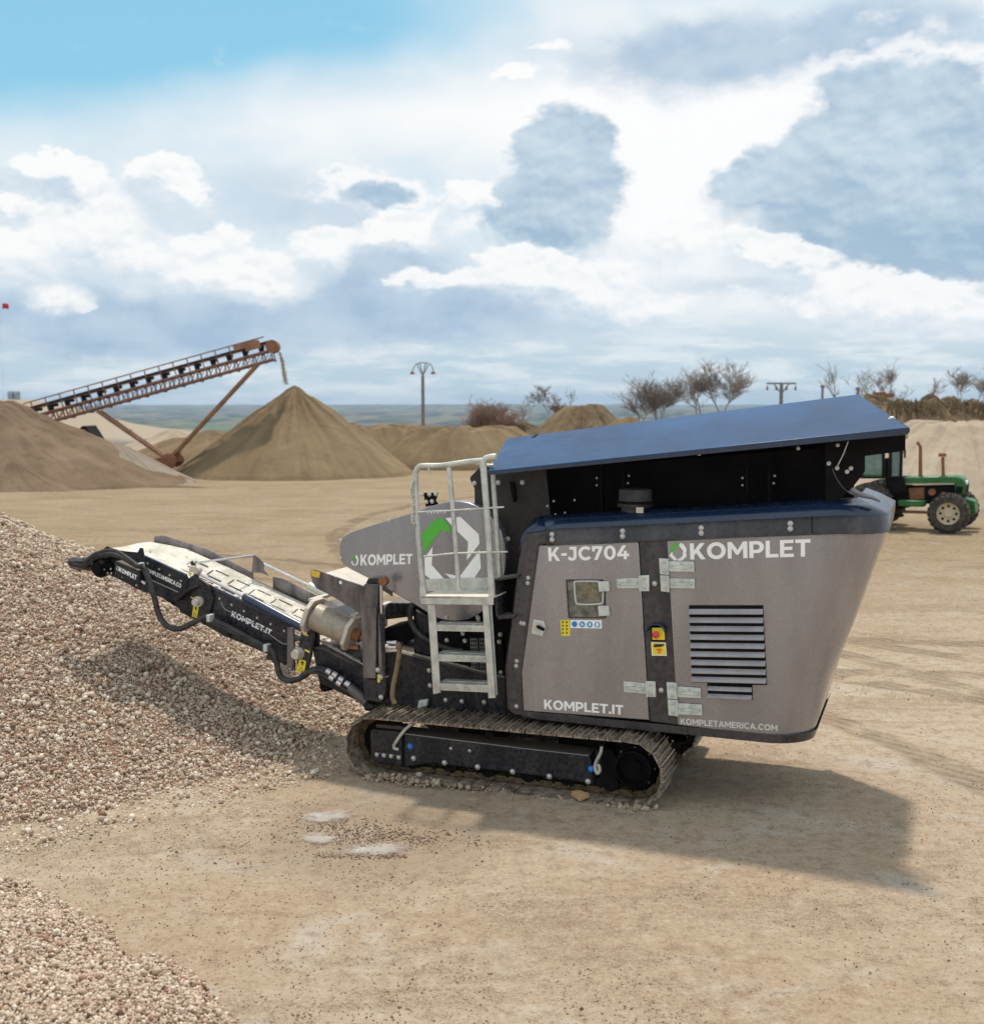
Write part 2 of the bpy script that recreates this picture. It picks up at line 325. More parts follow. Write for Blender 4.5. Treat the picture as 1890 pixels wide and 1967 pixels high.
ICO_V = []; _p = (1 + 5 ** .5) / 2
for a, b in ((-1, _p), (1, _p), (-1, -_p), (1, -_p)): ICO_V.append((a, b, 0))
for a, b in ((-1, _p), (1, _p), (-1, -_p), (1, -_p)): ICO_V.append((0, a, b))
for a, b in ((_p, -1), (_p, 1), (-_p, -1), (-_p, 1)): ICO_V.append((a, 0, b))
ICO_V = np.array(ICO_V) / math.hypot(1, _p)
ICO_F = np.array([(0, 11, 5), (0, 5, 1), (0, 1, 7), (0, 7, 10), (0, 10, 11), (1, 5, 9), (5, 11, 4), (11, 10, 2), (10, 7, 6), (7, 1, 8), (3, 9, 4), (3, 4, 2), (3, 2, 6), (3, 6, 8), (3, 8, 9), (4, 9, 5), (2, 4, 11), (6, 2, 10), (8, 6, 7), (9, 8, 1)])
def stones_mesh(name, pos, rad, tone, material, base=None, seed=1, flat=.75):
    """many small irregular stones (and an optional base surface) as one mesh"""
    rng = np.random.default_rng(seed); n = len(pos)
    q = rng.normal(size=(n, 4)); q /= np.linalg.norm(q, axis=1)[:, None]; w, x, y, z = q.T
    rot = np.stack([1 - 2 * (y * y + z * z), 2 * (x * y - z * w), 2 * (x * z + y * w), 2 * (x * y + z * w), 1 - 2 * (x * x + z * z), 2 * (y * z - x * w), 2 * (x * z - y * w), 2 * (y * z + x * w), 1 - 2 * (x * x + y * y)], 1).reshape(n, 3, 3)
    sc_ = rng.uniform(.65, 1.15, (n, 1, 3)); sc_[:, :, 2] *= flat
    vv = ICO_V[None] * (1 + rng.uniform(-.22, .22, (n, 12, 1))) * sc_ * rad[:, None, None]
    vv = np.einsum('nij,nkj->nki', rot, vv) + pos[:, None, :]
    verts = vv.reshape(-1, 3); tv = np.repeat(tone, 12)
    tri = (ICO_F[None] + (np.arange(n) * 12)[:, None, None]).reshape(-1, 3)
    loops = [tri.reshape(-1)]; nv = len(verts); starts = [np.arange(len(tri)) * 3]
    if base is not None:
        bv, bf = base; bv = np.array(bv); bf = np.array(bf)
        verts = np.concatenate([verts, bv]); tv = np.concatenate([tv, rng.uniform(.0, .10, len(bv))])  # base gets the darkest tones, painting shade into the gaps between stones
        starts.append(len(tri) * 3 + np.arange(len(bf)) * 4); loops.append((bf + nv).reshape(-1))
    loops = np.concatenate(loops).astype(np.int32); starts = np.concatenate(starts).astype(np.int32)
    me = bpy.data.meshes.new(name); me.vertices.add(len(verts)); me.vertices.foreach_set('co', verts.astype(np.float32).reshape(-1))
    me.loops.add(len(loops)); me.loops.foreach_set('vertex_index', loops); me.polygons.add(len(starts)); me.polygons.foreach_set('loop_start', starts)
    me.update(calc_edges=True); me.validate()
    at = me.attributes.new('tone', 'FLOAT', 'POINT'); at.data.foreach_set('value', tv.astype(np.float32))
    me.materials.append(material)
    o = bpy.data.objects.new(name, me); C.objects.link(o); return o

def fbm(x, y, s=0.0, o=4):
    return noise.fractal(Vector((x, y, s)), 1.0, 2.0, o)

# ------------------------------------------------------------------ terrain
rnd = random.Random(7)
def ground_h(x, y):
    h = .012 * fbm(x * .9, y * .9, 3) + (.007 * fbm(x * 3.3, y * 3.3, 8, 3) if abs(y) < 16 else 0) + .03 * fbm(x * .18, y * .18, 5, 3) * min(1, abs(y) / 10)
    if y > 78:
        k = min(1, (y - 78) / 140); k = k * k * (3 - 2 * k); h -= 26 * k
    d = math.hypot(x, y)
    if d > 400:
        k = min(1, (d - 400) / 900)
        h += k * (10 * fbm(x * .0016, y * .0016, 9, 5) + 6 * fbm(x * .006, y * .006, 2, 4))
    if d > 2200:
        k = min(1, (d - 2200) / 3000)
        h += k * (20 + 26 * fbm(x * .0005, y * .0004, 4, 4))
    e = math.exp(-(((x + 350) / 70) ** 2 + ((y - 900) / 170) ** 2)); h += 30 * e
    return h
rows = []
ys = [-30, -15, -6, -2, 0, 2]
y = 3.2
while y < 16: ys.append(y); y += .11
while y < 9000: ys.append(y); y *= 1.035
gx = np.linspace(-1, 1, 161); gx = np.sign(gx) * np.abs(gx) ** 1.0
for y in ys:
    w = max(14, abs(y) * .85 + 4)
    rows.append([(w * t, y, ground_h(w * t, y)) for t in gx])
mb = MB().grid(rows)
def N_D(t, vec, p):
    d_ = N(t, 'ShaderNodeVectorMath', operation='DISTANCE'); t.links.new(vec, d_.inputs[0]); d_.inputs[1].default_value = p; return d_.outputs['Value']
mg = bpy.data.materials.new('yard_ground'); mg.use_nodes = True; t = mg.node_tree; b = t.nodes['Principled BSDF']
vec = N(t, 'ShaderNodeTexCoord').outputs['Object']; sp = N(t, 'ShaderNodeSeparateXYZ'); t.links.new(vec, sp.inputs[0])
vst = V(t, 'MULTIPLY', vec, (.55, 1.6, 1))
n1 = NOISE(t, vec, .35, 7, .6); n2 = NOISE(t, vec, 1.6, 8, .62, .5); n3 = NOISE(t, vec, 34, 6, .7); n4 = NOISE(t, vst, .8, 7, .65, 1.2); n5 = NOISE(t, vec, 120, 3, .6)
c = MIX(t, SMOOTH(t, n1, .38, .62), (.415, .308, .208), (.47, .37, .265))
c = MIX(t, SMOOTH(t, n2, .52, .72, 0, .8), c, (.52, .465, .40))
c = MIX(t, SMOOTH(t, n4, .50, .66, 0, .5), c, (.32, .24, .16))
c = MIX(t, SMOOTH(t, n3, .54, .66, 0, .75), c, (.24, .165, .105))
c = MIX(t, SMOOTH(t, n3, .44, .34, 0, .35), c, (.64, .56, .44))
c = MIX(t, SMOOTH(t, n5, .60, .74, 0, .5), c, (.20, .12, .075))
n6 = NOISE(t, vec, 9, 7, .7); c = MIX(t, SMOOTH(t, n6, .50, .64, 0, .5), c, (.27, .19, .125)); c = MIX(t, SMOOTH(t, n6, .46, .36, 0, .3), c, (.58, .49, .38))
# wheel tracks: pressed bands with tread bars, curving over the right side of the yard
trk = None
for cx_, cy_, r_t in ((-14, 4, 18.6), (-14, 4, 20.5), (16, 27, 17.2), (16, 27, 19.1), (3, -22, 34.6), (3, -22, 36.3)):
    dv = N(t, 'ShaderNodeVectorMath', operation='DISTANCE'); t.links.new(V(t, 'MULTIPLY', V(t, 'MULTIPLY_ADD', NOISE(t, vec, .4, 2, .5, 0, 1), (.5, .5, 0), vec), (1, 1, 0)), dv.inputs[0]); dv.inputs[1].default_value = (cx_, cy_, 0)
    a_ = M(t, 'ABSOLUTE', M(t, 'SUBTRACT', dv.outputs['Value'], r_t)); bnd = SMOOTH(t, a_, .22, .12)
    trk = bnd if trk is None else M(t, 'MAXIMUM', trk, bnd)
bars = M(t, 'SINE', M(t, 'MULTIPLY', M(t, 'ADD', sp.outputs[0], M(t, 'MULTIPLY', sp.outputs[1], .8)), 38)); trk = M(t, 'MULTIPLY', trk, SMOOTH(t, n2, .35, .6))
c = MIX(t, M(t, 'MULTIPLY', trk, .65), c, (.27, .19, .13))
n7 = NOISE(t, vec, 85, 4, .6); clus = SMOOTH(t, M(t, 'ADD', M(t, 'MULTIPLY', n4, .6), M(t, 'MULTIPLY', n6, .4)), .47, .60)
c = MIX(t, M(t, 'MULTIPLY', M(t, 'MULTIPLY', SMOOTH(t, n7, .54, .62), clus), .8), c, (.15, .09, .055))
c = MIX(t, M(t, 'MULTIPLY', SMOOTH(t, n7, .42, .36), .4), c, (.62, .53, .42))
damp = SMOOTH(t, M(t, 'MULTIPLY_ADD', n2, 1.2, M(t, 'MULTIPLY', N_D(t, vec, (-.78, 7.65, 0)), -1)), -.55, .1)
c = MIX(t, M(t, 'MULTIPLY', damp, .45), c, (.27, .20, .14))
c = MIX(t, SMOOTH(t, sp.outputs[1], 9, 24, 0, .95), c, MIX(t, 1.0, c, (.68, .65, .57), 'MULTIPLY'))
# the valley beyond the yard: fields and woods
fv = V(t, 'MULTIPLY', vec, (1, .45, 0)); f1 = NOISE(t, fv, .012, 5, .6); f2 = NOISE(t, fv, .0035, 5, .6); f3 = NOISE(t, vec, .05, 5, .6)
fc = MIX(t, SMOOTH(t, f1, .46, .56), (.030, .045, .045), (.17, .145, .10)); fc = MIX(t, SMOOTH(t, f2, .53, .62), fc, (.10, .15, .07))
fc = MIX(t, SMOOTH(t, f3, .5, .6, 0, .5), fc, (.03, .05, .035))
hd = N(t, 'ShaderNodeVectorMath', operation='DISTANCE'); t.links.new(vec, hd.inputs[0]); hd.inputs[1].default_value = (-340, 900, 0)
fc = MIX(t, SMOOTH(t, hd.outputs['Value'], 210, 110), fc, (.36, .28, .19))
c = MIX(t, SMOOTH(t, M(t, 'MULTIPLY_ADD', n1, 20, sp.outputs[1]), 84, 125), c, fc)
t.links.new(c, b.inputs['Base Color']); b.inputs['Roughness'].default_value = .93; b.inputs['Specular IOR Level'].default_value = .2
bn = N(t, 'ShaderNodeBump'); bn.inputs['Strength'].default_value = .9; bn.inputs['Distance'].default_value = .05
hh = M(t, 'MULTIPLY_ADD', n6, .5, M(t, 'MULTIPLY', M(t, 'MULTIPLY_ADD', bars, .4, -1.1), trk)); hh = M(t, 'ADD', hh, M(t, 'MULTIPLY_ADD', n3, .35, M(t, 'MULTIPLY_ADD', n4, .9, M(t, 'MULTIPLY', n5, .12))))
t.links.new(hh, bn.inputs['Height']); t.links.new(bn.outputs[0], b.inputs['Normal'])
tag(part('ground', mb, mg, smooth=80), kind='structure')

# puddles: thin sheets of water lying in shallow pans
m_water = bpy.data.materials.new('puddle_water'); m_water.use_nodes = True; t = m_water.node_tree; b = t.nodes['Principled BSDF']
b.inputs['Base Color'].default_value = (.56, .50, .45, 1); b.inputs['Roughness'].default_value = .04; b.inputs['Specular IOR Level'].default_value = 1.0; b.inputs['IOR'].default_value = 1.5  # pale base colour stands in for reflected sky
at_ = N(t, 'ShaderNodeAttribute'); at_.attribute_name = 'depth'
ed = M(t, 'MULTIPLY_ADD', M(t, 'SUBTRACT', NOISE(t, N(t, 'ShaderNodeTexCoord').outputs['Object'], 16, 8, .7), .5), 1.5, at_.outputs['Fac'])
t.links.new(SMOOTH(t, ed, .10, .75, 0, .85), b.inputs['Alpha'])
def puddle(pts, seed):
    w = [G(u, v, .012) for u, v in pts]; w = curve_pts(w + [w[0]], 12)[:-1]; cpt = sum(w, Vector()) / len(w)
    w = [cpt + (p - cpt) * 1.35 for p in w]; zt = max(ground_h(p.x, p.y) for p in w) + .004; n = len(w); vs = []; dep = []
    for k in range(6):
        for p in w: q = cpt.lerp(p, 1 - k / 6); vs.append((q.x, q.y, zt)); dep.append(k / 6.)
    vs.append((cpt.x, cpt.y, zt)); dep.append(1.)
    fs = [(k * n + i, k * n + (i + 1) % n, (k + 1) * n + (i + 1) % n, (k + 1) * n + i) for k in range(5) for i in range(n)] + [(5 * n + i, 5 * n + (i + 1) % n, 6 * n) for i in range(n)]
    o = link_mesh('puddle', vs, fs, m_water, smooth=0); a = o.data.attributes.new('depth', 'FLOAT', 'POINT'); a.data.foreach_set('value', dep); tag(o, kind='structure')
puddle([(572, 1573), (600, 1560), (660, 1556), (682, 1566), (640, 1577), (600, 1580)], 1)
puddle([(574, 1606), (600, 1598), (640, 1604), (655, 1612), (625, 1620), (590, 1618)], 2)
puddle([(652, 1632), (690, 1618), (750, 1616), (788, 1624), (760, 1636), (700, 1641)], 3)

# ------------------------------------------------------------------ stone heaps in front
rng = np.random.default_rng(11)
PC, PR, PS = Vector((-5.85, 12.0)), 4.76, .425
def heap_h(x, y):
    d = math.hypot(x - PC.x, y - PC.y); a = math.atan2(y - PC.y, x - PC.x)
    rr = PR + .12 * noise.noise(Vector((math.cos(a) * 3, math.sin(a) * 3, 1)))
    h = (rr - d) * PS; h += .05 * fbm(x * .9, y * .9, 1) + .015 * fbm(x * 4, y * 4, 6)
    if h < .25: h = .25 * math.exp((h - .25) / .25)
    return h - .055
bv = []; bf = []
xs_ = np.arange(-11.2, -.1, .09); ys_ = np.arange(6.4, 17.6, .09)
for yy in ys_:
    for xx in xs_: bv.append((xx, yy, heap_h(xx, yy)))
nx = len(xs_)
for j in range(len(ys_) - 1):
    for i in range(nx - 1):
        a = j * nx + i
        if max(bv[a][2], bv[a + 1][2], bv[a + nx][2], bv[a + nx + 1][2]) > -.035: bf.append((a, a + 1, a + nx + 1, a + nx))
pos = []; rad = []
for i in range(165000):
    u = rng.uniform(-60, 760); v = rng.uniform(960, 1660)
    # sample evenly over the slope facing the yard
    x = rng.uniform(-6.4, -.35); y = rng.uniform(6.9, 13.2)
    h = heap_h(x, y)
    if h < -.03 or (h < .02 and rng.random() > .5 + h * 8): continue
    if x < -.44 * y - .2: continue
    r = .0058 + .0075 * rng.random() ** 1.4 if rng.random() < .93 else rng.uniform(.013, .029)
    pos.append((x, y, max(h, .0) + rng.uniform(-.2, 1.3) * r)); rad.append(r)
tone = np.clip(rng.normal(.62, .27, len(pos)), 0, 1)
o = stones_mesh('gravel_heap', np.array(pos), np.array(rad), tone, m_gravel, (bv, bf), 3)
tag(o, 'tall heap of crushed pinkish grey gravel under the raised discharge conveyor', 'gravel heap')

toe = [(-200, 1640), (0, 1706), (60, 1712), (95, 1722), (140, 1770), (188, 1775), (205, 1800), (225, 1838), (262, 1860), (312, 1848), (352, 1872), (385, 1900), (405, 1935), (440, 1962), (500, 2060), (520, 2300), (-300, 2300)]
toe = [G(u, v) for u, v in toe]; toe[-2] = Vector((-.8, 4.0, 0)); toe[-1] = Vector((-4.2, 4.0, 0)); toe[0] = Vector((-4.4, 7.9, 0))
def poly_d(x, y):
    ins = False; dm = 1e9; n = len(toe)
    for i in range(n):
        a, b = toe[i], toe[(i + 1) % n]
        if (a.y > y) != (b.y > y) and x < (b.x - a.x) * (y - a.y) / (b.y - a.y) + a.x: ins = not ins
        ax, ay = b.x - a.x, b.y - a.y; tt = max(0, min(1, ((x - a.x) * ax + (y - a.y) * ay) / (ax * ax + ay * ay)))
        dm = min(dm, math.hypot(x - a.x - ax * tt, y - a.y - ay * tt))
    return dm if ins else -dm
def heap2_h(x, y):
    d = poly_d(x, y)
    return min(d, .12) * .9 + max(0, min(d - .12, .9)) * .22 + .02 * fbm(x * 2, y * 2, 8) if d > 0 else d * .3
bv = []; bf = []
xs_ = np.arange(-4.3, -.7, .06); ys_ = np.arange(4.1, 8.2, .06)
for yy in ys_:
    for xx in xs_: bv.append((xx, yy, heap2_h(xx, yy)))
nx = len(xs_)
for j in range(len(ys_) - 1):
    for i in range(nx - 1):
        a = j * nx + i
        if max(bv[a][2], bv[a + 1][2], bv[a + nx][2], bv[a + nx + 1][2]) > -.02: bf.append((a, a + 1, a + nx + 1, a + nx))
pos = []; rad = []
while len(pos) < 30000:
    x = rng.uniform(-3.6, -.8); y = rng.uniform(4.3, 8.0)
    if x < -.45 * y - .1: continue
    h = heap2_h(x, y)
    if h < -.012 or (h < 0 and rng.random() > .25): continue
    r = rng.uniform(.006, .0125) if rng.random() < .95 else rng.uniform(.012, .020)
    pos.append((x, y, max(h, 0) + rng.uniform(-.2, 1.4) * r)); rad.append(r)
tone = np.clip(rng.normal(.52, .24, len(pos)), 0, 1)
o = stones_mesh('gravel_heap', np.array(pos), np.array(rad), tone, m_gravel, (bv, bf), 4)
tag(o, 'low spread of pale crushed gravel with a ragged lobed edge in the bottom left corner', 'gravel heap')

# loose pebbles on the yard
pos = []; rad = []
while len(pos) < 17000:
    y = 4.8 + 22 * rng.random() ** 1.8; x = rng.uniform(-.45, .45) * y
    cl = noise.noise(Vector((x * .9, y * .9, 4))) + .7 * noise.noise(Vector((x * 3, y * 3, 2)))
    near = math.exp(-max(0, -heap_h(x, y) - .0) * 12) if (y < 12 and x < 0) else 0
    if rng.random() > .05 + .95 * max(0, cl - .05) + .6 * near: continue
    r = rng.uniform(.0022, .0062) * (1 + y / 25) if rng.random() < .975 else rng.uniform(.007, .014)
    pos.append((x, y, ground_h(x, y) + r * .05)); rad.append(r)
for k in range(900):     # stones washed up around the puddles
    u = rng.normal(760, 75) if k % 3 else rng.normal(650, 60); v = rng.normal(1611, 10) if k % 3 else rng.normal(1590, 10)
    p = G(u, v); r = rng.uniform(.004, .010); pos.append((p.x, p.y, ground_h(p.x, p.y) + r * .4)); rad.append(r)
for k in range(260):
    u = rng.uniform(600, 780); v = 1644 + rng.normal(0, 3); p = G(u, v); r = rng.uniform(.004, .008); pos.append((p.x, p.y, ground_h(p.x, p.y) + r * .4)); rad.append(r)
o = stones_mesh('loose_gravel', np.array(pos), np.array(rad), np.clip(rng.normal(.42, .25, len(pos)), 0, 1), m_pebble, None, 5)
tag(o, 'loose pebbles scattered over the yard', kind='stuff')

# ------------------------------------------------------------------ heaps behind
def heap(cx, cy, rx, ry, H, rot=0., seed=0, sharp=1.15, gully=.06, rough=.06, material=None, label='', name='sand_heap', group=None, top=0., cat='sand heap', res=1.0):
    nr, na = int(46 * res), int(150 * res); vs = []
    for i in range(nr + 1):
        r = i / nr
        for k in range(na):
            a = 2 * math.pi * k / na; ca, sa = math.cos(a), math.sin(a)
            rr = r * (1 + .10 * noise.noise(Vector((ca * 1.3 + seed, sa * 1.3, seed))) + .05 * noise.noise(Vector((ca * 4 + seed, sa * 4, seed))))
            g = gully * noise.noise(Vector((ca * 6 + seed, sa * 6, seed + r * .8))) * min(1, r * 3) * (1 - r)
            q = max(0, r - top) / (1 - top)
            h = (1 - q) ** sharp if q < 1 else 0
            x, y = rx * rr * ca, ry * rr * sa
            h = H * (h + g) + rough * H * fbm(x * .7 + seed, y * .7, seed, 5) * (1 - r * .7)
            if r < .06: h -= H * .02 * (1 - r / .06)
            vs.append((x * math.cos(rot) - y * math.sin(rot), x * math.sin(rot) + y * math.cos(rot), h - .06 * (r > .97) - .05))
    fs = [(i * na + k, i * na + (k + 1) % na, (i + 1) * na + (k + 1) % na, (i + 1) * na + k) for i in range(nr) for k in range(na)]
    o = link_mesh(name, vs, fs, material, smooth=80); o.location = (cx, cy, ground_h(cx, cy) * 0)
    tag(o, label, cat, group); return o
def at(u, y): return (u - 945) / FPX * y
HB = 'heaps of quarried material behind the yard'
def zt(v, y): return CAMH - (v - 778) / FPX * y
heap(at(568, 49), 49, 5.0, 5.0, zt(737, 49) + .05, 0, 1, 1.0, .09, .045, m_sand, 'tall cone of tan sand under the head of the rusty stockpile conveyor', group=HB, res=1.5)
heap(at(-60, 43), 43, 7.9, 5, zt(734, 43), 0, 2, 1.05, .12, .08, m_brown, 'large brown heap at the foot of the rusty stockpile conveyor', group=HB, res=1.3)
heap(at(20, 39.6), 39.8, 2.9, 1.4, .98, 0, 3, 1.1, .05, .04, m_brown, 'low brown mound in front of the large brown heap at the left edge', group=HB)
heap(at(225, 43.5), 43.5, 3.2, 2.6, zt(845, 43), 0, 4, 1.1, .05, .03, m_greyg, 'low grey gravel ridge right of the large brown heap', group=HB)
heap(at(330, 55), 56, 6.5, 4, zt(822, 56), .1, 5, 1.2, .12, .10, m_pale, 'pale worn bank of sand behind the foot of the conveyor legs', group=HB)
heap(at(395, 52), 52.5, 5.6, 3.5, zt(822, 52), 0, 6, 1.0, .10, .08, m_sand, 'rounded shoulder of sand left of the tall cone, behind the conveyor legs', group=HB)
heap(at(705, 56), 56, 5.4, 3.2, zt(819, 56), 0, 7, .8, .28, .12, m_sand, 'gullied sand bank just right of the tall cone', group=HB, top=.5, res=1.4)
heap(at(880, 55), 55, 5.2, 3.6, zt(822, 55), 0, 8, .8, .30, .12, m_sand, 'gullied sand bank behind the access platform railing', group=HB, top=.5, res=1.4)
heap(at(400, 45), 40.6, 1.9, .35, .14, -.15, 21, 1.0, .1, .3, m_brown, 'low strip of spilled dark sand on the yard before the tall cone', name='sand_ridge', cat='sand ridge')
heap(at(1120, 70), 70, 4.2, 3, zt(779, 70), 0, 9, .9, .12, .10, m_scrub, 'dark brown earth mound with a flat top behind the hopper wing', group=HB, top=.25, name='earth_mound', cat='earth mound')
heap(at(1210, 64), 64, 5.2, 3, zt(796, 64), 0, 10, 1, .10, .08, m_sand, 'low light brown mound in front of the dark earth mound', group=HB, name='earth_mound', cat='earth mound')
heap(at(960, 72), 74, 6, 3, zt(812, 74), 0, 12, 1, .2, .12, m_scrub, 'low scrubby bank under the reddish bushes', group=HB, top=.3, name='earth_mound', cat='earth mound')
heap(at(1870, 34), 35, 5.6, 4.6, zt(806, 35) * .97, .1, 13, .95, .10, .07, m_pale, 'broad pale sand heap right behind the green tractor', group=HB, top=.28, res=1.5)
heap(at(1790, 50), 52, 6.5, 3, zt(775, 52), 0, 15, .6, .25, .22, m_scrub, 'scrub covered bank above the pale sand heap', group=HB, top=.4, name='scrub_bank', cat='bank', res=1.3)
heap(at(1960, 54), 55, 5, 3, zt(752, 55), 0, 16, .9, .2, .1, m_brown, 'reddish earth bank rising at the right edge of the scrub', group=HB, name='scrub_bank', cat='bank')

# ------------------------------------------------------------------ stockpile conveyor
m_ored = mat('red_rust_paint', (.25, .12, .085), .6, .1, .4, (.20, .10, .06), 6, .3)
m_oleg = mat('orange_rust', (.30, .155, .08), .6, .1, .45, (.24, .11, .05), 2.5, .3)
SF = Frame((at(300, 47), 47, 0), R(4))
sc_root = tag(empty('stockpile_conveyor', SF.o, SF.yaw), 'long rusty inclined belt conveyor with red handrail dropping sand onto a tall cone', 'conveyor')
A0, A1 = SF.P(60, 822), SF.P(525, 692)
dA = (A1 - A0); nA = Vector((-dA.z, 0, dA.x)).normalized(); L = dA.length; dA.normalize()
tr = MB()
for Y in (0, .9):
    for off in (.06, .42): tr.bar(A0 + nA * off + Vector((0, Y, 0)), A1 + nA * off + Vector((0, Y, 0)), .07, .07, (0, 1, 0))
    n = 26
    for i in range(n):
        a = A0 + dA * L * i / n; bb = A0 + dA * L * (i + 1) / n
        tr.bar(a + Vector((0, Y, 0)), bb + nA * .42 + Vector((0, Y, 0)), .03, .03); tr.bar(bb + Vector((0, Y, 0)), bb + nA * .42 + Vector((0, Y, 0)), .05, .05)
for i in range(14): tr.bar(A0 + dA * L * i / 13, A0 + dA * L * i / 13 + Vector((0, .9, 0)), .06, .06)
part('truss_frame', tr, m_ored, sc_root, smooth=0)
ib = MB()
for i in range(15):
    p = A0 + dA * L * (i + .5) / 15 + nA * .52
    ib.bar(p - nA * .1, p + nA * .16, .2, .05, (0, 1, 0)); ib.cyl(p + nA * .14 + Vector((0, .0, 0)), p + nA * .14 + Vector((0, .9, 0)), .07, 8)
part('idler_set', ib, m_black, sc_root, smooth=0)
bl = MB(); 
bl.grid([[A0 + nA * .78, A0 + nA * .70 + Vector((0, .45, 0)), A0 + nA * .78 + Vector((0, .9, 0))], [A1 + nA * .78, A1 + nA * .70 + Vector((0, .45, 0)), A1 + nA * .78 + Vector((0, .9, 0))]])
part('belt', bl, m_rubber, sc_root, solid=.04)
part('head_drum', MB().cyl(A1 + nA * .55 + dA * .1 + Vector((0, -.02, 0)), A1 + nA * .55 + dA * .1 + Vector((0, .92, 0)), .25, 20), m_rust, sc_root)
part('drive_box', MB().box(A1 - dA * .9 + nA * .85 + Vector((0, .2, 0)), (.9, .5, .2), Matrix.Rotation(-math.atan2(dA.z, dA.x), 3, 'Y')).box(A1 - dA * .6 + nA * .75 + Vector((0, -.08, 0)), (.6, .1, .3), Matrix.Rotation(-math.atan2(dA.z, dA.x), 3, 'Y')), m_oleg, sc_root)
hr = MB()
top0, top1 = A0 + nA * .98, A1 + nA * .98 - dA * .1
hr.tube([top0, top1], .028, 6); hr.tube([top0 - nA * .3, top1 - nA * .3], .018, 6)
for i in range(17):
    p = A0 + dA * (L - .1) * (i + .5) / 17; hr.tube([p + nA * .4, p + nA * 1.0], .026, 6)
part('handrail', hr, m_ored, sc_root, smooth=0)
J = SF.P(322, 884); Ta = SF.P(186, 790); Tb = SF.P(494, 698)
for nm_, a, b_ in (('front_leg', Ta, J), ('rear_leg', Tb, J)):
    g = MB()
    for Y in (.12, .62):
        g.bar(a + Vector((0, Y, 0)), b_ + Vector((0, Y, 0)), .10, .26, (0, 1, 0))
    for k in range(1, 5): g.bar(a.lerp(b_, k / 5) + Vector((0, -.12, 0)), a.lerp(b_, k / 5) + Vector((0, 1.02, 0)), .08, .08)
    part('support_leg', g, m_oleg, sc_root, smooth=0)
wx = MB()
for Y in (-.35, 1.25): wx.lathe(J + Vector((.1, Y, -.02)), (0, 1, 0), [(-.12, .1), (-.12, .25), (-.09, .3), (.09, .3), (.12, .25), (.12, .1)], 20)
wx.cyl(J + Vector((.1, -.35, 0)), J + Vector((.1, 1.25, 0)), .07)
part('wheel_axle', wx, m_rust, sc_root)
part('foot_beam', MB().box(J + Vector((-.05, .45, -.0)), (.8, 1.5, .16)).box(J + Vector((.3, .45, .2)), (.2, .4, .4)).bar(J + Vector((0, -.1, 0)), Vector((J.x, -.1, 0)), .3, .3), m_rust, sc_root)
# falling stream of sand
pos = []; rad = []
for k in range(620):
    f = rng.random() ** .9
    u = 536 + 13 * f ** .6 + rng.normal(0, 1.5 + f); v = 676 + 62 * f
    p = D(u, v, 48.2 + rng.normal(0, .2)); pos.append(tuple(p)); rad.append(rng.uniform(.010, .028))
o = stones_mesh('falling_sand', np.array(pos), np.array(rad), np.clip(rng.normal(.7, .2, len(pos)), 0, 1), m_pebble, None, 6)
tag(o, 'clods of sand falling from the conveyor head', kind='stuff')
# dark screen hopper half buried behind the brown heap
hq = Frame((at(160, 52), 52, 0), 0)
g = MB().prism([hq.P(*p) for p in ((138, 836), (158, 818), (164, 818), (180, 843), (182, 850), (140, 852))], (0, 1.4, 0)).prism([hq.P(*p) for p in ((120, 824), (142, 838), (140, 846), (118, 828))], (0, 1, 0))
oo = part('feed_hopper', MB().add([Vector(v_) + Vector(hq.o) for v_ in g.v], g.f).bar((at(170, 52), 52.6, 0), (at(170, 52), 52.6, 1.3), .2, .2), m_black, smooth=0)
tag(oo, 'small dark rusty feed hopper under the low end of the rusty conveyor', 'hopper')

# ------------------------------------------------------------------ poles, flag, farm sheds
m_pole = mat('weathered_pole', (.20, .19, .18), .8, 0, .2, (.1, .09, .08), 3, .2)
def lp(u, v, y): return D(u, v, y)
g = MB(); y = 78
base = lp(813, 832, y); topp = lp(812, 722, y)
g.tube([base - Vector((0, 0, 3.0)), topp], [.13, .10], 8)
arcp = [lp(u, v, y) for u, v in ((792, 712), (797, 702), (806, 697), (820, 697), (829, 702), (832, 712))]
g.tube(curve_pts(arcp, 4), .035, 6)
for u in (801, 823): g.tube([topp, lp(u, 700, y)], .035, 6)
g.tube([topp, lp(806, 697, y)], .04, 6); g.tube([topp, lp(818, 697, y)], .04, 6)
root = tag(empty('lamp_mast', Vector((base.x, base.y, base.z - 3.0))), 'slim yard lamp mast with two drooping arms against the valley', 'lamp mast')
def rel(mb_, o_): return MB().add([Vector(v_) - o_ for v_ in mb_.v], mb_.f)
part('mast', rel(g, root.location), m_pole, root)
for u in (792, 832): part('lamp', rel(MB().lathe(lp(u, 715, y), (0, 0, 1), [(-.12, .16), (0, .13), (.08, .05)], 10), root.location), m_rust, root)
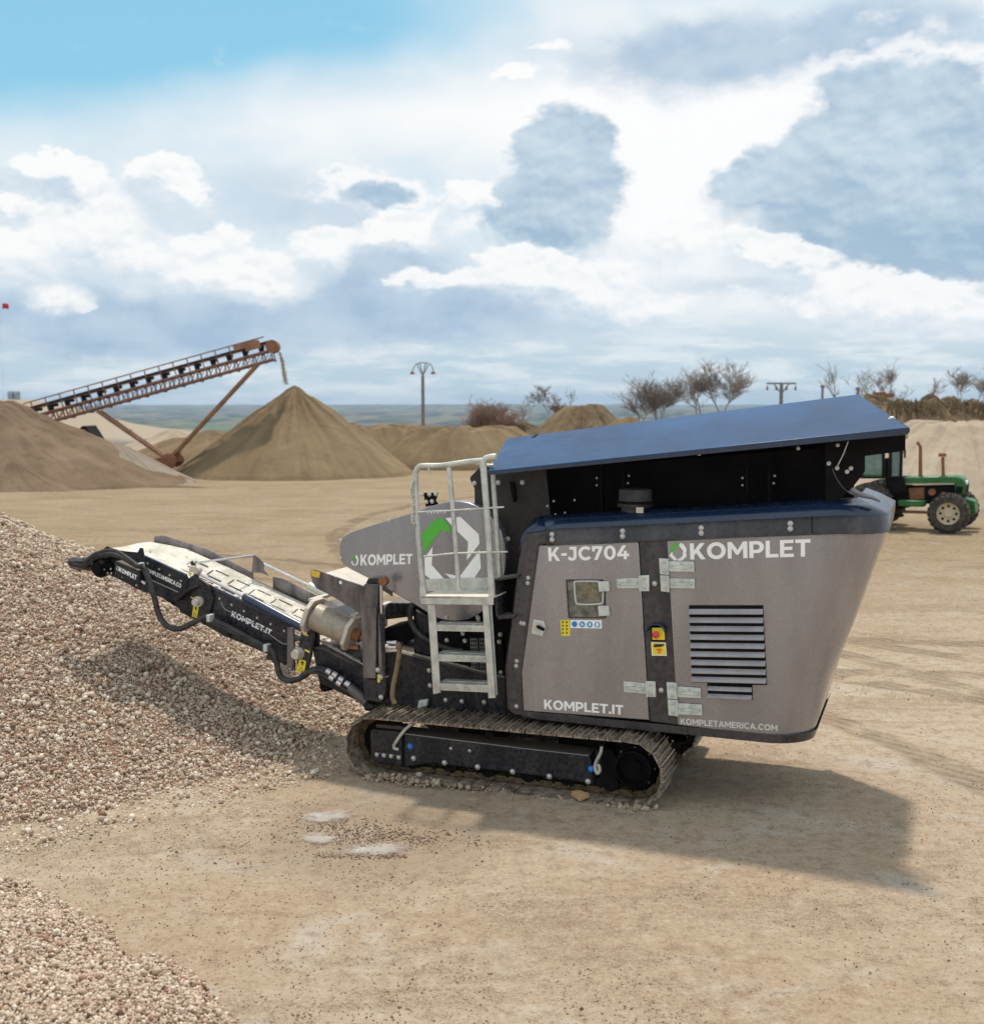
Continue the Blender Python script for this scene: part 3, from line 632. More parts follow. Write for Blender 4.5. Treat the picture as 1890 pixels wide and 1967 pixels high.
def pylon(u, v, w, y, label):
    b0 = lp(u, v, y); z0 = 0; bx = Vector((b0.x, b0.y, -1)); r_ = tag(empty('utility_pole', bx), label, 'utility pole', 'utility poles behind the yard')
    s = y / FPX
    g = MB().tube([bx, b0 + Vector((0, 0, .1))], [.14, .10], 8)
    part('pole', rel(g, bx), m_pole, r_)
    g = MB().bar(b0 - Vector((w * s, 0, -.05)), b0 + Vector((w * s, 0, .05)), .08, .10)
    for k in (-.5, .5): g.bar(b0 + Vector((w * s * k, 0, 0)), b0 - Vector((0, 0, .55)), .06, .06)
    part('crossarm', rel(g, bx), m_pole, r_, smooth=0)
    for k in (-.96, -.35, .35, .96):
        p = b0 + Vector((w * s * k, 0, -.05)); part('insulator', rel(MB().lathe(p - Vector((0, 0, .3)), (0, 0, 1), [(0, .03), (.05, .08), (.1, .04), (.15, .08), (.2, .04), (.28, .03)], 8), bx), m_rust, r_)
pylon(1501, 738, 28, 70, 'pale T-shaped utility pole with four insulators seen over the hopper wing')
for u, v, w, y, lb in ((1580, 742, 2, 70, 'short bare post between the utility pole and the tall bare tree'), (1648, 746, 2, 72, 'short bare post just left of the corner of the hopper wing')):
    p = lp(u, v, y); o = part('post', MB().tube([Vector((0, 0, -1)), Vector((0, 0, p.z))], .07, 6).box((0, 0, p.z), (.2, .2, .16)), m_pole); o.location = (p.x, p.y, 0); tag(o, lb, 'post', 'posts behind the hopper wing')
p = lp(1693, 760, 55); o = part('floodlight_post', MB().tube([Vector((0, 0, 0)), Vector((0, 0, p.z))], .12, 8).box((-.1, 0, p.z + .05), (.5, .3, .22)).box((.35, 0, p.z), (.35, .25, .2)), m_rust); o.location = (p.x, p.y, 0)
tag(o, 'rusty post with a boxy double head on the scrub bank right of the hopper wing', 'post')
p = lp(10, 588, 60); o = part('flag', MB().grid([[Vector((-.14 + .08 * i, .04 * math.sin(i * 1.4), .13 - .26 * j + .03 * math.sin(i))) for i in range(5)] for j in range(2)]), mat('red_cloth', (.55, .02, .05), .7), solid=.01)
fl = tag(empty('flag_mast', (p.x - .25, p.y, 0)), 'small red flag on a thin mast at the left edge of the sky', 'flag'); o.parent = fl; o.location = (.25, 0, p.z)
part('mast', MB().tube([Vector((0, 0, 0)), Vector((0, 0, p.z + .2))], [.012, .005], 6), mat('pale_mast', (.55, .6, .68), .6), fl)
for i, (u, w, lb) in enumerate(((26, 9, 'grey farm shed on the pale hill, nearer the brown heap'), (37, 7, 'grey farm shed on the pale hill, farther from the brown heap'))):
    p = G(u, 768, 0); x = (u - 945) / FPX * 880; z = ground_h(x, 880); hs = tag(empty('farm_shed', (x, 880, z - 1)), lb, 'shed', 'farm sheds on the far hill')
    ww = w * 880 / FPX; part('wall', MB().box((0, 0, 2), (ww, 5, 6)), mat('shed_wall%d' % i, (.25, .28, .30), .8), hs)
    part('roof', MB().prism([(-ww / 2 - .3, -2.8, 5), (-ww / 2 - .3, 2.8, 5), (-ww / 2 - .3, 0, 6.4)], (ww + .6, 0, 0)), mat('shed_roof%d' % i, (.14, .16, .18), .7), hs)

# ------------------------------------------------------------------ bare trees
m_bark = mat('grey_bark', (.25, .21, .185), .9, 0, .2, (.09, .06, .05), 6, .25)
m_twig = mat('red_twigs', (.27, .17, .13), .9, 0, .2, (.1, .06, .05), 6, .25)
def tree(u, vb, vt, y, spread, seed, label, nstem=1, material=m_bark, name='bare_tree', dens=1.0, cat='tree', kids=(2, 3)):
    r_ = random.Random(seed); x = (u - 945) / FPX * y; z0 = min(zt(vb, y), 5); H = (vb - vt) * 1.12 / FPX * y; spread *= 1.15
    trunks = []; crown = MB()
    def grow(p, d, l, r, lev):
        pts = [p]; q = p.copy(); dd = d.copy(); ns = 4
        for i in range(ns):
            dd = (dd + Vector((r_.gauss(0, .13), r_.gauss(0, .13), r_.gauss(.04, .08)))).normalized(); q = q + dd * l / ns; pts.append(q.copy())
        (trunks[-1] if lev == 0 else crown).tube(pts, [r * (1 - .55 * i / ns) for i in range(ns + 1)], 6 if lev < 2 else 4, cap=False)
        if lev >= 5: return
        for k in range(int(r_.randint(*kids) * dens + .5) + (1 if lev < 3 else 0)):
            i = r_.randint(1 if lev else 2, ns); a = pts[i]
            nd = (dd + Vector((r_.gauss(0, spread), r_.gauss(0, spread), r_.gauss(.22, .3)))).normalized()
            grow(a, nd, l * r_.uniform(.6, .9), max(r * .52, .0065), lev + 1)
    for s in range(nstem):
        trunks.append(MB()); grow(Vector((r_.gauss(0, .18) if nstem > 1 else 0, r_.gauss(0, .12) if nstem > 1 else 0, 0)), Vector((r_.gauss(0, .28 if nstem > 1 else .05), r_.gauss(0, .2 if nstem > 1 else .05), 1)).normalized(), H * .30, .014 * H if nstem == 1 else .010 * H, 0)
    zz = max(v_[2] for v_ in crown.v); s = H / zz * 1.06
    o = tag(empty(name, (x, y, z0 - .1)), label, cat, 'bare trees and bushes behind the yard')
    sv_ = Vector((s * 1.15, s * 1.15, s)); [part('trunk', MB().add([Vector(v_) * sv_ for v_ in trunk.v], trunk.f), material, o, smooth=0) for trunk in trunks]; part('crown', MB().add([Vector(v_) * sv_ for v_ in crown.v], crown.f), material, o, smooth=0)
tree(1262, 812, 722, 66, .75, 3, 'wide many-branched bare tree behind the middle of the hopper wing', 3, dens=1.25)
tree(1225, 815, 735, 67, .7, 31, 'low leaning bare tree left of the wide many-branched tree', 2, dens=1.0)
tree(1345, 805, 712, 68, .7, 4, 'bare tree with rising forked limbs right of the wide many-branched tree', 2, dens=1.1)
tree(1395, 800, 700, 68, .6, 5, 'tallest dense bare tree above the hopper wing', 2, dens=1.25)
tree(1602, 780, 700, 72, .45, 6, 'thin spindly bare tree right of the utility pole', 1, dens=.8)
tree(1680, 790, 698, 60, .6, 8, 'airy bare tree standing behind the rusty floodlight post', 2, dens=1.0)
tree(1712, 790, 715, 60, .55, 18, 'smaller bare tree right of the rusty floodlight post', 1, dens=1.0)
tree(1788, 775, 728, 70, .5, 9, 'faint low bare tree above the scrub bank', 1, dens=.8)
tree(1850, 775, 712, 64, .6, 10, 'spreading bare tree on the reddish bank near the right edge', 2, dens=.9)
tree(1884, 770, 705, 62, .5, 11, 'bare tree cut off by the right edge', 2, dens=.9)
for i, (u, vt, lb) in enumerate(((915, 786, 'reddish bush at the left end of the scrubby bank'), (935, 764, 'tallest reddish bush of the scrubby bank'), (958, 776, 'reddish bush between the tallest one and the thin sapling'), (975, 790, 'low reddish bush right at the foot of the thin sapling'))):
    tree(u, 832, vt, 70, .75, 40 + i, lb, 5, m_twig, 'bush', 1.1, 'bush')
tree(1000, 828, 768, 74, .5, 50, 'thin bare sapling right of the reddish bushes', 1, m_twig, dens=.8)
tree(1052, 790, 742, 74, .5, 52, 'bare sapling just left of the dark earth mound', 2, m_bark, dens=.9)
tree(1062, 800, 765, 73, .6, 55, 'low bush at the left slope of the dark earth mound', 4, m_twig, 'bush', .9, 'bush')
tree(1098, 785, 748, 75, .4, 53, 'faint twiggy sapling on top of the dark earth mound', 1, m_bark, dens=.6)
# rough scrub on the banks
pos = []; g = MB(); r_ = random.Random(5)
for k in range(2600):
    if k % 3: u, y, v = r_.uniform(1700, 1990), r_.uniform(50, 53), r_.uniform(772, 800)
    else: u, y, v = r_.uniform(900, 1010), r_.uniform(71, 74), r_.uniform(815, 832)
    p = Vector((at(u, y), y, zt(v, y) - .1)); h = r_.uniform(.1, .35)
    a = r_.uniform(0, 6.28); d = Vector((math.cos(a), math.sin(a), 0)) * h * .5
    g.add([p - d * .5, p + d * .5, p + d * .2 + Vector((0, 0, h))], [(0, 1, 2)])
tag(part('scrub', g, m_scrub, smooth=0), 'dry scrub covering the banks', kind='stuff')

# ------------------------------------------------------------------ tractor
TF = Frame(G(1819, 1025), R(-29)); TY = 0.0
m_tg = mat('tractor_green', (.008, .125, .02), .35, 0, .15, (.25, .22, .15), 3, .15)
m_tyre = mat('dusty_tyre', (.03, .027, .025), .8, 0, .75, (.16, .12, .09), 8, .3)
m_rim = mat('tan_rim', (.55, .45, .32), .5, 0, .2, (.3, .2, .1), 8, .1)
m_teal = mat('cab_glass', (.15, .24, .21), .08, 0, .3, (.4, .42, .36), 4, .15)
tract = tag(empty('tractor', TF.o, TF.yaw), 'green farm tractor with dusty tyres parked by pale sand, half hidden by the crusher', 'tractor')
def wheel(parent, cx, cy, r, rr, w, name='wheel'):
    g = MB().lathe((cx, cy, r), (0, 1, 0), [(-w * .35, rr), (-w * .5, rr * 1.05), (-w * .5, r * .86), (-w * .36, r * .97), (w * .36, r * .97), (w * .5, r * .86), (w * .5, rr * 1.05), (w * .35, rr)], 40, False)
    for k in range(22):
        a = 2 * math.pi * k / 22
        for sgn, off in ((-1, 0), (1, .14)):
            for j in range(2):
                a1 = a + off + j * .1; a2 = a1 + .1
                y1, y2 = sgn * w * (.5 - .25 * j), sgn * w * (.25 - .25 * j)
                g.bar((cx + math.cos(a1) * r * .98, cy + y1, r + math.sin(a1) * r * .98), (cx + math.cos(a2) * r * .99, cy + y2, r + math.sin(a2) * r * .99), r * .075, r * .09, (math.cos(a), 0, math.sin(a)))
    wo_ = part(name, g, m_tyre, parent)
    rm = MB().lathe((cx, cy, r), (0, 1, 0), [(-w * .36, rr * .9), (-w * .42, rr), (-w * .3, rr * .98), (-w * .22, rr * .75), (-w * .24, rr * .45), (-w * .34, rr * .3), (-w * .34, .01)], 28, False)
    part('rim', rm, m_rim, wo_)
    for k in range(8):
        h = MB(); a = 2 * math.pi * k / 8; h.cyl((cx + math.cos(a) * rr * .68, cy - w * .25, r + math.sin(a) * rr * .68), (cx + math.cos(a) * rr * .68, cy - w * .22, r + math.sin(a) * rr * .68), rr * .13, 8)
        part('rim_hole', h, m_black, wo_)
rf = (1025 - 949) / 2 * TF.o.y / FPX
wheel(tract, 0, .17, rf, rf * .56, .30); wheel(tract, .0, 1.60, rf, rf * .56, .30)
rc = TF.P(1667, 973, 0)
rrw = rc.z * .99 + .0
wheel(tract, rc.x, .12, rrw, rrw * .5, .42); wheel(tract, rc.x, 1.65, rrw, rrw * .5, .42)
def tp(l, Y): return [TF.P(u, v, Y) for u, v in l]
part('bonnet', MB().prism(tp([(1733, 931), (1733, 917), (1836, 914), (1850, 920), (1855, 931), (1853, 950), (1834, 952), (1833, 931)], .55), (0, .62, 0)), m_tg, tract, bevel=.04)
part('bonnet_stripe', MB().prism(tp([(1733, 931), (1733, 928.5), (1833, 928), (1833, 930.5)], .535), (0, .02, 0)), m_rim, tract)
part('engine_block', MB().prism(tp([(1700, 935), (1832, 933), (1832, 962), (1790, 968), (1700, 970)], .62), (0, .5, 0)), m_black, tract, bevel=.02)
part('gearbox', MB().prism(tp([(1650, 940), (1740, 935), (1745, 975), (1650, 985)], .6), (0, .55, 0)), m_black, tract)
part('fuel_tank', MB().prism(tp([(1724, 961), (1776, 962), (1775, 974), (1724, 973)], .3), (0, .3, 0)), m_tg, tract, bevel=.02)
part('grille', MB().prism(tp([(1851, 930), (1856, 931), (1854, 949), (1851, 949)], .60), (0, .5, 0)), m_black, tract)
for yy in (.60, 1.02): part('headlight', MB().lathe(TF.P(1853, 927, yy) + Vector((.02, .05, 0)), (1, 0, 0), [(0, .05), (.03, .055), (.04, .03)], 14), m_white, tract)
part('side_grille', MB().prism(tp([(1836, 935), (1849, 935), (1848, 947), (1836, 948)], .542), (0, .01, 0)), m_black, tract)
part('step', MB().box(TF.P(1712, 990, .25), (.5, .3, .04)).bar(TF.P(1708, 990, .3), TF.P(1708, 965, .3), .03, .03).bar(TF.P(1718, 990, .3), TF.P(1718, 965, .3), .03, .03), m_black, tract)
part('steering_wheel', MB().lathe(TF.P(1716, 900, .85), (-.5, 0, 1), [(0, .14), (.02, .16), (.03, .14)], 16, False), m_black, tract)
part('mirror', MB().bar(TF.P(1731, 870, .3), TF.P(1737, 869, .15), .02, .02).box(TF.P(1738, 872, .12), (.03, .1, .18)), m_black, tract)
part('engine_side', MB().prism(tp([(1745, 938), (1775, 936), (1775, 958), (1748, 960)], .60), (0, .03, 0)).cyl(TF.P(1790, 945, .58), TF.P(1790, 945, .62), .08, 12).cyl(TF.P(1812, 950, .58), TF.P(1812, 950, .62), .06, 12), m_rust, tract)
part('front_axle', MB().cyl((0, .2, rf), (0, 1.6, rf), .07).bar(TF.P(1735, 983, .5), TF.P(1820, 985, .5), .08, .06), m_rust, tract)
part('ballast_weight', MB().prism(tp([(1850, 956), (1872, 963), (1874, 985), (1866, 991), (1850, 985)], .6), (0, .5, 0)), m_tg, tract, bevel=.02)
part('exhaust_pipe', MB().tube([TF.P(1768, 917, .75), TF.P(1768, 858, .75), TF.P(1762, 849, .75)], [.045, .035, .035], 10), m_rust, tract)
part('air_intake', MB().tube([TF.P(1812, 917, .75), TF.P(1811, 878, .75)], .035, 10).lathe(TF.P(1810, 877, .75), (0, 0, 1), [(0, .05), (.0, .085), (.07, .085), (.09, .04)], 14), m_rust, tract)
cb = MB()
for u in (1655, 1697, 1710, 1730): cb.bar(TF.P(u, 918, .35), TF.P(u + (2 if u > 1720 else 0), 845, .35), .06, .06)
for u in (1655, 1730): cb.bar(TF.P(u, 918, 1.45), TF.P(u, 845, 1.45), .06, .06)
for v_ in (917, 848):
    cb.bar(TF.P(1655, v_, .35), TF.P(1731, v_, .35), .05, .05); cb.bar(TF.P(1655, v_, 1.45), TF.P(1730, v_, 1.45), .05, .05); cb.bar(TF.P(1655, v_, .35), TF.P(1655, v_, 1.45), .05, .05); cb.bar(TF.P(1731, v_, .35), TF.P(1730, v_, 1.45), .05, .05)
part('cab_frame', cb, m_black, tract, smooth=0)
part('cab_roof', MB().prism(tp([(1645, 848), (1724, 846), (1724, 834), (1650, 834)], .25), (0, 1.3, 0)), m_tg, tract, bevel=.04)
part('cab_window', MB().prism(tp([(1657, 912), (1695, 912), (1695, 850), (1657, 850)], .36), (0, .015, 0)).prism(tp([(1712, 914), (1728, 914), (1729, 850), (1712, 850)], .36), (0, .015, 0)), m_teal, tract, smooth=0)
part('seat', MB().prism(tp([(1690, 915), (1706, 915), (1706, 880), (1700, 880)], .8), (0, .4, 0)), m_black, tract, bevel=.02)
part('cab_body', MB().prism(tp([(1700, 918), (1735, 918), (1740, 945), (1705, 950)], .4), (0, 1.0, 0)), m_black, tract)
part('mudguard_panel', MB().prism(tp([(1655, 911), (1697, 911), (1697, 919), (1655, 919)], .35), (0, .05, 0)), m_tg, tract)
# ---- the crusher
# ------------------------------------------------------------------ the crusher
g0, g1 = G(690, 1493), G(1215, 1556)
KF = Frame((g0.x, g0.y, 0), math.atan2(g1.y - g0.y, g1.x - g0.x))
K = tag(empty('mobile_crusher', KF.o, KF.yaw), 'dark grey tracked jaw crusher with blue hopper wing and raised discharge conveyor', 'crusher')
P = KF.P
def PP(l, Y): return [P(u, v, Y) for u, v in l]
def slab(name, pts, Y, d, material, parent=None, bevel=.004, **k):
    return part(name, MB().prism(PP(pts, Y), (0, d, 0)), material, parent or K, bevel=bevel, **k)
NY = Vector((0, -1, 0))
_bm = MB().lathe((0, 0, 0), (0, -1, 0), [(0, .018), (.004, .018), (.004, .0135), (.011, .0135), (.015, .009), (.017, .002)], 12)
_b0 = None
def bolt(u, v, Y, parent, s=1.0, pt=None, material=None):
    global _b0
    p = pt if pt is not None else P(u, v, Y)
    if _b0 is None: o = _b0 = part('bolt', _bm, m_bolt, parent)
    else: o = _b0.copy(); C.objects.link(o); o.parent = parent
    o.location = p; o.scale = (s, s, s)
    if material:
        o.data = o.data.copy(); o.data.materials[0] = material
    return o
def bolts(l, Y, parent, s=1.0):
    for u, v in l: bolt(u, v, Y, parent, s)
def _ell(cx, cy, rx, ry, a0=0, a1=360, n=28): return [(cx + rx * math.cos(R(a0 + (a1 - a0) * i / n)), cy + ry * math.sin(R(a0 + (a1 - a0) * i / n))) for i in range(n + (0 if abs(a1 - a0) == 360 else 1))]
GLYPH = {   # bold geometric capitals: (advance width, closed outlines)
 'K': (.86, [[(0, 0), (.23, 0), (.23, .26), (.35, .39), (.60, 0), (.87, 0), (.51, .55), (.85, 1), (.58, 1), (.23, .55), (.23, 1), (0, 1)]]),
 'O': (1.06, [_ell(.53, .5, .53, .52), _ell(.53, .5, .29, .30)]),
 'M': (1.10, [[(0, 0), (.22, 0), (.22, .62), (.48, .22), (.60, .22), (.86, .62), (.86, 0), (1.10, 0), (1.10, 1), (.86, 1), (.55, .50), (.24, 1), (0, 1)]]),
 'P': (.80, [[(0, 0), (.23, 0), (.23, .28), (.44, .28)] + _ell(.44, .64, .37, .36, -90, 90, 14) + [(0, 1)], [(.23, .48), (.42, .48)] + _ell(.42, .64, .15, .16, -90, 90, 10) + [(.23, .80)]]),
 'L': (.68, [[(0, 0), (.69, 0), (.69, .20), (.23, .20), (.23, 1), (0, 1)]]),
 'E': (.74, [[(0, 0), (.75, 0), (.75, .19), (.23, .19), (.23, .41), (.67, .41), (.67, .60), (.23, .60), (.23, .81), (.73, .81), (.73, 1), (0, 1)]]),
 'T': (.78, [[(.28, 0), (.51, 0), (.51, .80), (.80, .80), (.80, 1), (-.01, 1), (-.01, .80), (.28, .80)]]),
 '.': (.26, [_ell(.13, .12, .135, .135, n=16)]),
 'I': (.23, [[(0, 0), (.23, 0), (.23, 1), (0, 1)]]),
 'A': (1.0, [[(-.02, 0), (.22, 0), (.30, .20), (.70, .20), (.78, 0), (1.02, 0), (.61, 1), (.39, 1)], [(.37, .38), (.50, .72), (.63, .38)]]),
 'R': (.84, [[(0, 0), (.23, 0), (.23, .29), (.38, .29), (.58, 0), (.85, 0), (.60, .35)] + _ell(.45, .65, .37, .35, -65, 90, 14) + [(0, 1)], [(.23, .49), (.43, .49)] + _ell(.43, .65, .15, .155, -90, 90, 10) + [(.23, .81)]]),
 'C': (.92, [_ell(.53, .5, .53, .52, 42, 318, 28) + _ell(.53, .5, .295, .30, 318, 42, 24)]),
 '-': (.42, [[(.02, .36), (.42, .36), (.42, .56), (.02, .56)]]),
 'J': (.66, [[(.06, .80), (.66, .80)][:0] + [(.12, 1), (.12, .80), (.40, .80), (.40, .34), (.36, .22), (.26, .19), (.17, .23), (.10, .31), (-.05, .16), (.06, .04), (.26, -.02), (.44, .01), (.57, .11), (.63, .30), (.63, 1)]]),
 '7': (.76, [[(.12, 0), (.38, 0), (.76, .84), (.76, 1), (0, 1), (0, .62), (.20, .62), (.20, .80), (.49, .80)]]),
 '0': (.86, [_ell(.43, .5, .43, .52), _ell(.43, .5, .19, .32)]),
 '4': (.86, [[(.46, 0), (.69, 0), (.69, .21), (.86, .21), (.86, .40), (.69, .40), (.69, .60), (.47, .60), (.47, .40), (.28, .40), (.66, 1), (.40, 1), (-.01, .38), (-.01, .21), (.46, .21)]]),
}
def text_quad(s, quad, Y, parent, material, name='lettering', bold=.0, proud=.003, gap=.10):
    """letters laid on the plane Y, filling the quad (top left, top right, bottom right, bottom left)"""
    cu = bpy.data.curves.new(name, 'CURVE'); cu.dimensions = '2D'; cu.fill_mode = 'BOTH'; x = 0
    for ch_ in s:
        w_, outs = GLYPH[ch_]
        for o_ in outs:
            sp_l = cu.splines.new('POLY'); sp_l.points.add(len(o_) - 1); sp_l.use_cyclic_u = True
            for p_, (a, b_) in zip(sp_l.points, o_): p_.co = (x + a, b_, 0, 1)
        x += w_ + gap
    ob = bpy.data.objects.new(name, cu); C.objects.link(ob); dg = bpy.context.evaluated_depsgraph_get(); dg.update()
    me = bpy.data.meshes.new_from_object(ob.evaluated_get(dg)); bpy.data.objects.remove(ob); bpy.data.curves.remove(cu)
    co = np.zeros(len(me.vertices) * 3); me.vertices.foreach_get('co', co); co = co.reshape(-1, 3)
    W_ = x - gap; q = [P(u, v, Y - proud) for u, v in quad]; a = co[:, 0] / W_; b_ = co[:, 1]
    out = []
    for s_, t_ in zip(a, b_): out.append(tuple((q[3].lerp(q[2], s_)).lerp(q[0].lerp(q[1], s_), t_)))
    fs = [tuple(p.vertices) for p in me.polygons]; bpy.data.meshes.remove(me)
    # give the vinyl a little thickness
    n = len(out); out2 = out + [(x, y + proud * .8, z) for x, y, z in out]
    ec = {}
    for f in fs:
        for i in range(len(f)):
            e = (f[i], f[(i + 1) % len(f)]); ec[tuple(sorted(e))] = ec.get(tuple(sorted(e)), 0) + 1
    fs2 = fs + [tuple(i + n for i in reversed(f)) for f in fs] + [(a_, b2, b2 + n, a_ + n) for (a_, b2), c_ in ec.items() if c_ == 1]
    return link_mesh(name, out2, fs2, material, parent, smooth=0)
def decal(pts, Y, material, parent, name='sticker', d=.0025): return slab(name, pts, Y - d, d * .8, material, parent, bevel=0, smooth=0)
def logo(cx, cy, w, h, Y, parent, sk=0.0):
    def T(l): return [(cx + x * w / 2, cy + y * h / 2 + sk * x * w / 2) for x, y in l]
    def piece(l, m_, i): 
        mbb = MB(); pts = PP(T(l), Y - .003 - i * .0004); return part('emblem', mbb.prism(pts, (0, .002, 0)), m_, parent, smooth=0)
    piece([(-1, -.15), (-.35, -1), (.15, -1), (.45, -.72), (-.12, -.70), (-.72, .25)], m_green, 0)
    piece([(.28, -1), (.60, -.92), (1, -.38), (1, .02), (.52, .62), (.62, -.08), (.12, -.72)], m_white, 1)
    piece([(-.92, .28), (-.62, -.02), (-.62, .32), (-.1, .85), (-.3, 1), (-.45, .98), (-1, .42)], m_white, 2)
    piece([(1, .30), (1, .55), (.45, 1), (-.1, 1), (-.02, .82), (.2, .80), (.95, .12)], m_white, 3)

YP = .20                                                       # plane of the hood's near side
# hood: the grey rear panel wraps round the rear corner
def prof(xl, xr, y0, y1, r, n=10):
    pts = [(xl, y0)]
    for i in range(n + 1):
        a = -math.pi / 2 + math.pi / 2 * i / n; pts.append((xr - r + r * math.cos(a), y0 + r + r * math.sin(a)))
    pts.append((xr, y1)); return pts
def XR(v, pts):
    for (u0, v0), (u1, v1) in zip(pts, pts[1:]):
        if v <= v1 or (u1, v1) == pts[-1]: return P(u0 + (u1 - u0) * (v - v0) / (v1 - v0), v, .55)
SIL = [(1704.5, 1017), (1697, 1044), (1679, 1089), (1644, 1186), (1601, 1290), (1568, 1394)]
bl_, tl_ = P(1302, 1392, YP), P(1281.5, 1039.5, YP)
rows = []
NR = 28
zT0 = P(1559, 1025, YP).z; zB0 = P(1495, 1407, YP).z
edge = [P(u, v, .55) for u, v in SIL]
def edge_x(z):
    e = sorted(edge, key=lambda p: p.z)
    for a, b_ in zip(e, e[1:]):
        if z <= b_.z or b_ is e[-1]: return a.x + (b_.x - a.x) * (z - a.z) / (b_.z - a.z)
XC = lambda z: edge_x(z)
def left_x(z): t_ = (z - bl_.z) / (tl_.z - bl_.z); return bl_.x + (tl_.x - bl_.x) * t_
Y1 = 1.55
for i in range(NR + 1):
    f = i / NR; row = []
    xr_mid = XC(1.2)
    pr = prof(0, 1, 0, 1, .2)
    # height of the top edge rises towards the rear
    zb = zB0 + (bl_.z - zB0) * 0; 
    for j, (a, b_) in enumerate(prof(0, 1, 0, 1, 0.0001, 1)): pass
    zl = bl_.z + (tl_.z - bl_.z) * f
    zr = P(1568, 1396, .55).z + (P(1704.5, 1017, .55).z - P(1568, 1396, .55).z) * f
    xl = left_x(zl); xr = XC(zr); rr = .30
    n1_ = 14
    for k in range(n1_ + 1): row.append((xl + (xr - rr - xl) * k / n1_, YP, zl + (zr - zl) * k / n1_))
    for k in range(1, 11):
        a = -math.pi / 2 + math.pi / 2 * k / 10; row.append((xr - rr + rr * math.cos(a), YP + rr + rr * math.sin(a), zr))
    for k in range(1, 5): row.append((xr, YP + rr + (Y1 - YP - rr) * k / 4, zr))
    rows.append(row)
rear = link_mesh('rear_panel', *(lambda m_: (m_.v, m_.f))(MB().grid([[Vector(p) for p in r] for r in rows])), m_grey, K, smooth=50)
# louvre opening: flat black sheet painting the shade inside, with slats in front
LV = [(1323.3, 1163), (1465.5, 1163), (1473, 1316), (1445, 1316), (1445.5, 1345), (1360, 1341.5), (1358, 1312), (1329, 1311)]
rec = slab('louvre_grille', LV, YP - .006, .004, m_black, K, bevel=0)
sl = MB()
for i in range(9):
    f = (i + .12) / 9.0
    a0 = Vector((1323.5 + 5.5 * f, 1165 + 146 * f)); a1 = Vector((1465.5 + 7.2 * f, 1165 + 149.5 * f))
    p, q = P(a0.x, a0.y + 3, YP - .006), P(a1.x, a1.y + 3, YP - .006); hh = .048
    for (c_, d_) in (((0, 0, 0), None),):
        sl.add([p + Vector((0, .0, 0)), q + Vector((0, .0, 0)), q + Vector((0, -.026, -hh * .58)), p + Vector((0, -.026, -hh * .58)),
                p + Vector((0, -.024, -hh * .72)), q + Vector((0, -.024, -hh * .72)), q + Vector((0, .0, -hh * .70)), p + Vector((0, .0, -hh * .70))],
               [(0, 1, 2, 3), (3, 2, 5, 4), (4, 5, 6, 7), (0, 3, 4, 7), (1, 6, 5, 2)])
for i in range(2):
    a0 = (1359.5, 1318 + i * 14.5); a1 = (1444.5, 1321 + i * 14.8)
    p, q = P(a0[0], a0[1], YP - .006), P(a1[0], a1[1], YP - .006); hh = .045
    sl.add([p, q, q + Vector((0, -.026, -hh * .50)), p + Vector((0, -.026, -hh * .50)), p + Vector((0, -.024, -hh * .62)), q + Vector((0, -.024, -hh * .62)), q + Vector((0, 0, -hh * .60)), p + Vector((0, 0, -hh * .60))],
           [(0, 1, 2, 3), (3, 2, 5, 4), (4, 5, 6, 7), (0, 3, 4, 7), (1, 6, 5, 2)])
part('slats', sl, m_greyd, rec, smooth=0, bevel=.002)
text_quad('KOMPLET', [(1324.7, 1044), (1556, 1035.5), (1556, 1069), (1326, 1075)], YP, rear, m_white, bold=.045)
logo(1302, 1060, 33, 34, YP, rear)
text_quad('KOMPLETAMERICA.COM', [(1307, 1380), (1493.5, 1393), (1493.3, 1404.8), (1307, 1391.5)], YP, rear, m_lgrey, bold=.04)
# service door
door = slab('service_door', [(1035, 1048), (1226, 1041), (1247, 1384), (1005, 1366), (1001.5, 1292)], YP - .006, .03, m_grey, K, bevel=.006)
YD = YP - .006
text_quad('K-JC704', [(1052.5, 1051.8), (1208, 1047.2), (1208.7, 1074), (1053.8, 1078)], YD, door, m_white, bold=.045)
text_quad('KOMPLET.IT', [(1044.8, 1344), (1196.8, 1355.3), (1196.8, 1373.3), (1045.3, 1362.3)], YD, door, m_white, bold=.045)
slab('door_window', [(1089, 1114), (1154, 1114), (1160, 1117), (1162, 1186), (1093, 1186), (1087.5, 1117)], YD - .003, .002, m_glass, door, bevel=0)
wf = MB(); ring = PP([(1088, 1114.5), (1156, 1114.5), (1161, 1119), (1162.5, 1187), (1093, 1186.5)], YD - .004)
for a, b_ in zip(ring, ring[1:] + ring[:1]): wf.bar(a, b_, .008, .010, (0, 1, 0))
part('window_seal', wf, m_rubber, door, smooth=0)
gp = [(1104, 1117), (1150, 1117), (1157, 1125), (1158, 1152), (1152, 1160), (1114, 1161), (1106, 1155), (1103, 1122)]
gf = MB(); ring = curve_pts(PP(gp + gp[:1], YD - .006), 3); gf.tube(ring, .006, 6)
part('gauge_frame', gf, m_lgrey, door)
decal([(1112, 1124), (1147, 1123), (1150, 1149), (1115, 1150)], YD - .003, mat('gauge_face', (.16, .15, .09), .2, 0, .5, (.32, .22, .15), 22, .4), door, 'gauge_face', .003)
for v0 in (1117, 1164): 
    w_ = slab('window_latch', [(1148, v0), (1169, v0), (1171, v0 + 19), (1150, v0 + 20)], YD - .018, .016, m_zinc, door, bevel=.003)
lt = slab('door_latch', [(1024.5, 1190), (1044, 1193), (1048, 1206), (1042, 1223), (1020, 1217)], YD - .012, .011, m_zinc, door, bevel=.003)
